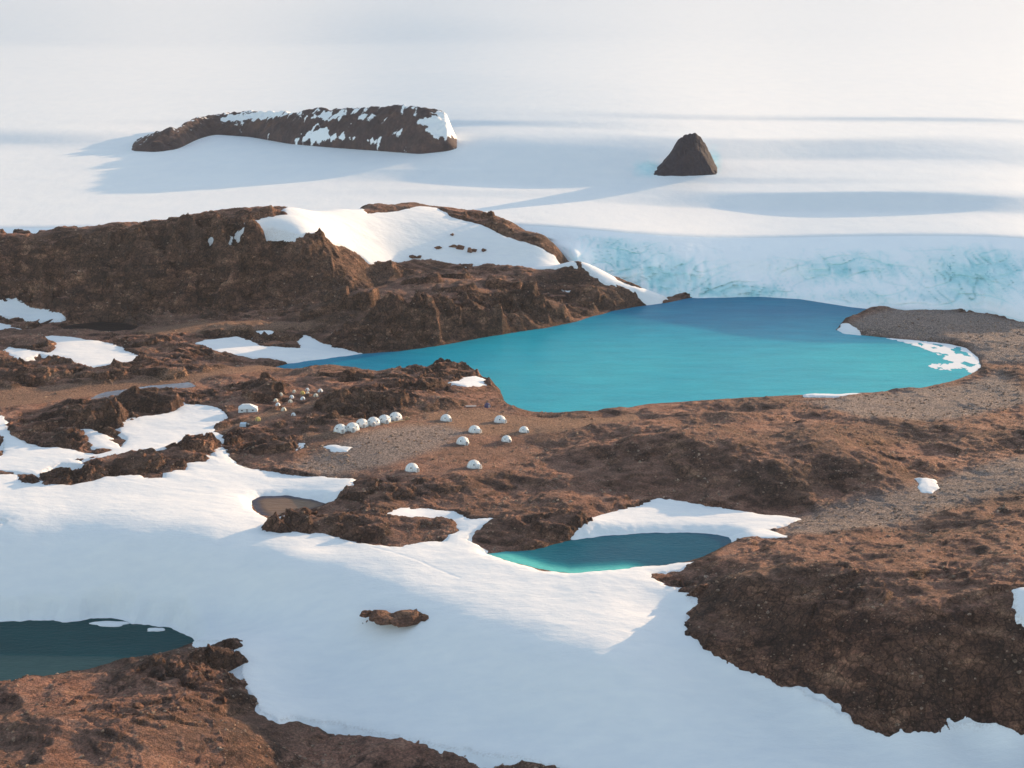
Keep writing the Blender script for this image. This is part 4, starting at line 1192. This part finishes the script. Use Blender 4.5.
# loose stones: thousands, one sheet of stuff
N_ST = 38000
SV, SF, nv = [], [], 0
dens = perlin(XX / 24, YY / 24, 501)
dens2 = perlin(XX / 7, YY / 7, 502)
cnt = 0
while cnt < N_ST:
    iu = rng.integers(2, NU - 2, 20000); iy = rng.integers(2, NY - 40, 20000)
    wgt = np.clip(0.28 + 0.9 * dens[iy, iu] + 0.5 * dens2[iy, iu] + 0.3 * grey[iy, iu], 0.04, 1) * (1 - 0.7 * sand[iy, iu])
    ok = free[iy, iu] & (rng.random(20000) < wgt)
    for a, b in zip(iy[ok], iu[ok]):
        if cnt >= N_ST: break
        s = 0.15 + 0.80 * rng.random() ** 7 + 0.00016 * YY[a, b]
        v, f = TPL[rng.integers(8)]
        an = rng.uniform(0, 6.28); ca, sa = math.cos(an), math.sin(an)
        w = np.c_[v[:, 0] * ca - v[:, 1] * sa, v[:, 0] * sa + v[:, 1] * ca, v[:, 2]] * s + np.array([XX[a, b], YY[a, b], HR[a, b] + 0.1 * s])
        SV.append(w); SF.append(f + nv); nv += len(v); cnt += 1
o = mesh_np('scattered_stones', np.concatenate(SV), None, M_STONE, False, None, np.concatenate(SF)); tag(o, 'loose stones strewn over the gravel slopes', 'stones', kind='stuff')

# large boulders
nb = 0
bmesh_cache = {}
cand_iu = rng.integers(80, NU - 120, 60000); cand_iy = rng.integers(5, NY - 480, 60000)
for a, b in zip(cand_iy, cand_iu):
    if nb >= 90: break
    if not free[a, b] or crag[a, b] < 0.55 or wmin[a, b] > -3 or sd_snow[a, b] > -2.0: continue
    if any((XX[a, b] - q[0]) ** 2 + (YY[a, b] - q[1]) ** 2 < 7.0 ** 2 for q in PADXY): continue
    i = rng.integers(8)
    if i not in bmesh_cache:
        v, f = TPL2[i]; o = mesh_np('boulder', v, None, M_CROP, False, None, f); bmesh_cache[i] = o
    else:
        o = bmesh_cache[i].copy(); COL.objects.link(o)
    s = 0.8 + 1.5 * rng.random() ** 2
    o.location = (float(XX[a, b]), float(YY[a, b]), float(HR[a, b]) + 0.15 * s); o.scale = (s, s, s * rng.uniform(0.8, 1.3)); o.rotation_euler = (rng.uniform(-.3, .3), rng.uniform(-.3, .3), rng.uniform(0, 6.28))
    tag(o, 'rough brown boulder lying loose among the crags of the dry land', 'boulder', 'boulders among the crags'); nb += 1


def outcrop(name, px, py, size, lab, cat, seed, group=None, lumps=1, Zs_=None):
    """craggy lump of bedrock sticking out of the snow; size = (x, y, z) half extents in metres"""
    x, y, z = hit(px, py)
    r = np.random.default_rng(seed); V, Fc, n = [], [], 0
    for i in range(lumps):
        v, f = rock_shape(3, seed * 31 + i, 1.0, 16)
        t = (i + 0.5) / lumps - 0.5 if lumps > 1 else 0.0
        k = (1.15 - 0.9 * abs(t)) * (1.0 if lumps == 1 else 0.95 / (lumps ** 0.35)) * r.uniform(0.8, 1.15)
        w = v * np.array([size[0] * k, size[1] * k, size[2] * k * 1.3]) + np.array([t * 1.9 * size[0] + r.normal() * 0.05 * size[0], r.normal() * 0.3 * size[1], 0.0])
        V.append(w); Fc.append(f + n); n += len(v)
    V = np.concatenate(V)
    V += (perlin(V[:, 0] * 1.7 + 31 * seed, V[:, 1] * 1.7 + V[:, 2] * 1.3, seed)[:, None] * np.array([.2, .2, .35]) * min(1.0, size[2]))
    o = mesh_np(name, V, None, M_CROP, False, None, np.concatenate(Fc)); o.location = (x, y, z + 0.3 + 0.25 * size[2])
    return tag(o, lab, cat, group)


outcrop('rock_outcrop', 402, 620, (12.0, 14.0, 4.0), 'craggy brown rock outcrop standing alone in the middle of the snowfield', 'outcrop', 3, lumps=9)
for i, (px, py, s, lab) in enumerate([(367, 623.5, .8, 'small dark rock in the snow, just left of the lone outcrop'), (363, 626, .5, 'smallest dark pebble-like rock left of the lone outcrop'), (372, 620, .6, 'small dark rock touching the left end of the lone outcrop')]):
    outcrop('rock', px, py, (s, s * .8, s * .7), lab, 'rock', 60 + i)
for i, (px, py, sx, sz, lab) in enumerate([(456, 249, 5.5, 3.4, 'largest dark rock poking out of the ridge snow'), (472, 252, 3.8, 3.0, 'dark tapering rock right of the largest one in the ridge snow'),
                                           (416, 258, 4.2, 2.0, 'low dark rock at the bottom edge of the ridge snow'), (437, 249.5, 2.3, 1.5, 'small dark rock left of the largest one in the ridge snow'),
                                           (484, 251.5, 1.6, 1.5, 'rightmost small dark rock in the ridge snow'), (452, 235.5, 1.6, 1.0, 'tiny dark rock high up in the ridge snow')]):
    outcrop('rock', px, py, (sx, 2.6, sz), lab, 'rock', 20 + i, lumps=2 if sx > 3 else 1)


def floe(px, py, hx, hy, lab, seed):
    x, y, z = at_z(px, py, ZL); n = 30; r = np.random.default_rng(seed); ph = r.uniform(0, 6.28, 5); am = r.uniform(0.03, 0.12, 5)
    m = MB(); top = []; mid_ = []; bot = []
    for i in range(n):
        a = 2 * math.pi * i / n; k = 1 + sum(am[j] * math.sin((j + 2) * a + ph[j]) for j in range(5))
        top.append((hx * .86 * k * math.cos(a), hy * .8 * k * math.sin(a), 0.42 + .08 * math.sin(3 * a))); mid_.append((hx * k * math.cos(a), hy * k * math.sin(a), 0.12)); bot.append((hx * .97 * k * math.cos(a), hy * .97 * k * math.sin(a), -0.5))
    m.add(top + mid_ + bot + [(0, 0, 0.55)], [(i, (i + 1) % n, 3 * n) for i in range(n)] + [(n + i, n + (i + 1) % n, (i + 1) % n, i) for i in range(n)] + [(2 * n + i, 2 * n + (i + 1) % n, n + (i + 1) % n, n + i) for i in range(n)])
    o = m.build('ice_floe', M_SNOW, None, True); o.location = (x, y, z); return tag(o, lab, 'ice floe')


floe(110, 624.0, 7.0, 2.6, 'larger white ice floe along the top edge of the dark lake', 1)
floe(156, 630.0, 3.2, 1.7, 'smaller white ice floe near the right tip of the dark lake', 2)

# broken ice skin in the right corner of the big lake
P = zpoly([(885, 338), (905, 338), (945, 340), (968, 347), (981, 357), (982, 368), (974, 374), (962, 370), (945, 371), (925, 366), (945, 360), (935, 353), (920, 347)], 0)
s = sd_local(XW, YW, P, 8)
nz_ = fbm(XX / 9, YY / 16, 601, 4)
k = (s > 0.3) & (sdw['lake'] > -0.8) & (nz_ + 0.12 * np.minimum(s, 5) / 5 - 0.55 * sstep(6, 0, sdw['lake']) * 0 + 0.25 * sstep(10, 0, sdw['lake']) > 0.06)
o = grid_mesh('lake_ice', np.full(HR.shape, 0.035, np.float32) + 0.05 * np.maximum(nz_, 0), k, mat_snow('lake_ice_skin')); tag(o, 'thin broken white ice along the right end of the big lake', 'lake ice', kind='structure')

# thin air between here and the far ice
hm = bpy.data.materials.new('thin_haze'); hm.use_nodes = True
for nd in list(hm.node_tree.nodes):
    if nd.type == 'BSDF_PRINCIPLED': hm.node_tree.nodes.remove(nd)
pv = hm.node_tree.nodes.new('ShaderNodeVolumePrincipled'); pv.inputs['Density'].default_value = 2.4e-5; pv.inputs['Color'].default_value = (0.84, 0.90, 1.0, 1); pv.inputs['Anisotropy'].default_value = 0.0
out_ = [nd for nd in hm.node_tree.nodes if nd.type == 'OUTPUT_MATERIAL'][0]
hm.node_tree.links.new(pv.outputs['Volume'], out_.inputs['Volume'])
hz_ = MB().box((0, 6500, 300), (26000, 13800, 680)).build('haze', hm)
tag(hz_, 'faint pale air over the ice and the dry land', 'haze', kind='stuff')

# ------------------------------------------------------------------ light, sky, camera
wd = bpy.data.worlds.new('World'); sc.world = wd; wd.use_nodes = True
nt = wd.node_tree; bg = nt.nodes['Background']
sky = nt.nodes.new('ShaderNodeTexSky'); sky.sky_type = 'NISHITA'; sky.sun_disc = False
sky.sun_elevation = SUN_EL; sky.sun_rotation = SUN_AZ
sky.altitude = 200; sky.air_density = 1.0; sky.dust_density = 1.0; sky.ozone_density = 1.0
hs = nt.nodes.new('ShaderNodeHueSaturation'); hs.inputs['Hue'].default_value = 0.494; hs.inputs['Saturation'].default_value = 0.78
nt.links.new(sky.outputs[0], hs.inputs['Color']); nt.links.new(hs.outputs[0], bg.inputs['Color'])
bg.inputs['Strength'].default_value = 0.15

L = Vector((math.sin(SUN_AZ) * math.cos(SUN_EL), math.cos(SUN_AZ) * math.cos(SUN_EL), math.sin(SUN_EL)))
sd = bpy.data.lights.new('sun', 'SUN'); sd.energy = 3.7; sd.angle = math.radians(0.5); sd.color = (1.0, 0.66, 0.36)
so = bpy.data.objects.new('sun', sd); COL.objects.link(so); so.rotation_euler = L.to_track_quat('Z', 'Y').to_euler(); so.location = L * 900

cam = bpy.data.cameras.new('camera'); cam.sensor_width = 36.0; cam.lens = F_PX * 36.0 / 1024.0; cam.clip_start = 1.0; cam.clip_end = 60000
co = bpy.data.objects.new('camera', cam); COL.objects.link(co); co.location = (0, 0, CAM_H); co.rotation_euler = (math.pi / 2 - PITCH, 0, 0)
sc.camera = co
sc.view_settings.view_transform = 'Standard'; sc.view_settings.look = 'None'; sc.view_settings.gamma = 1.0
sc.view_settings.exposure = 1.28
sc.render.engine = 'CYCLES'
sc.cycles.max_bounces = 6; sc.cycles.diffuse_bounces = 3
sc.cycles.use_denoising = True
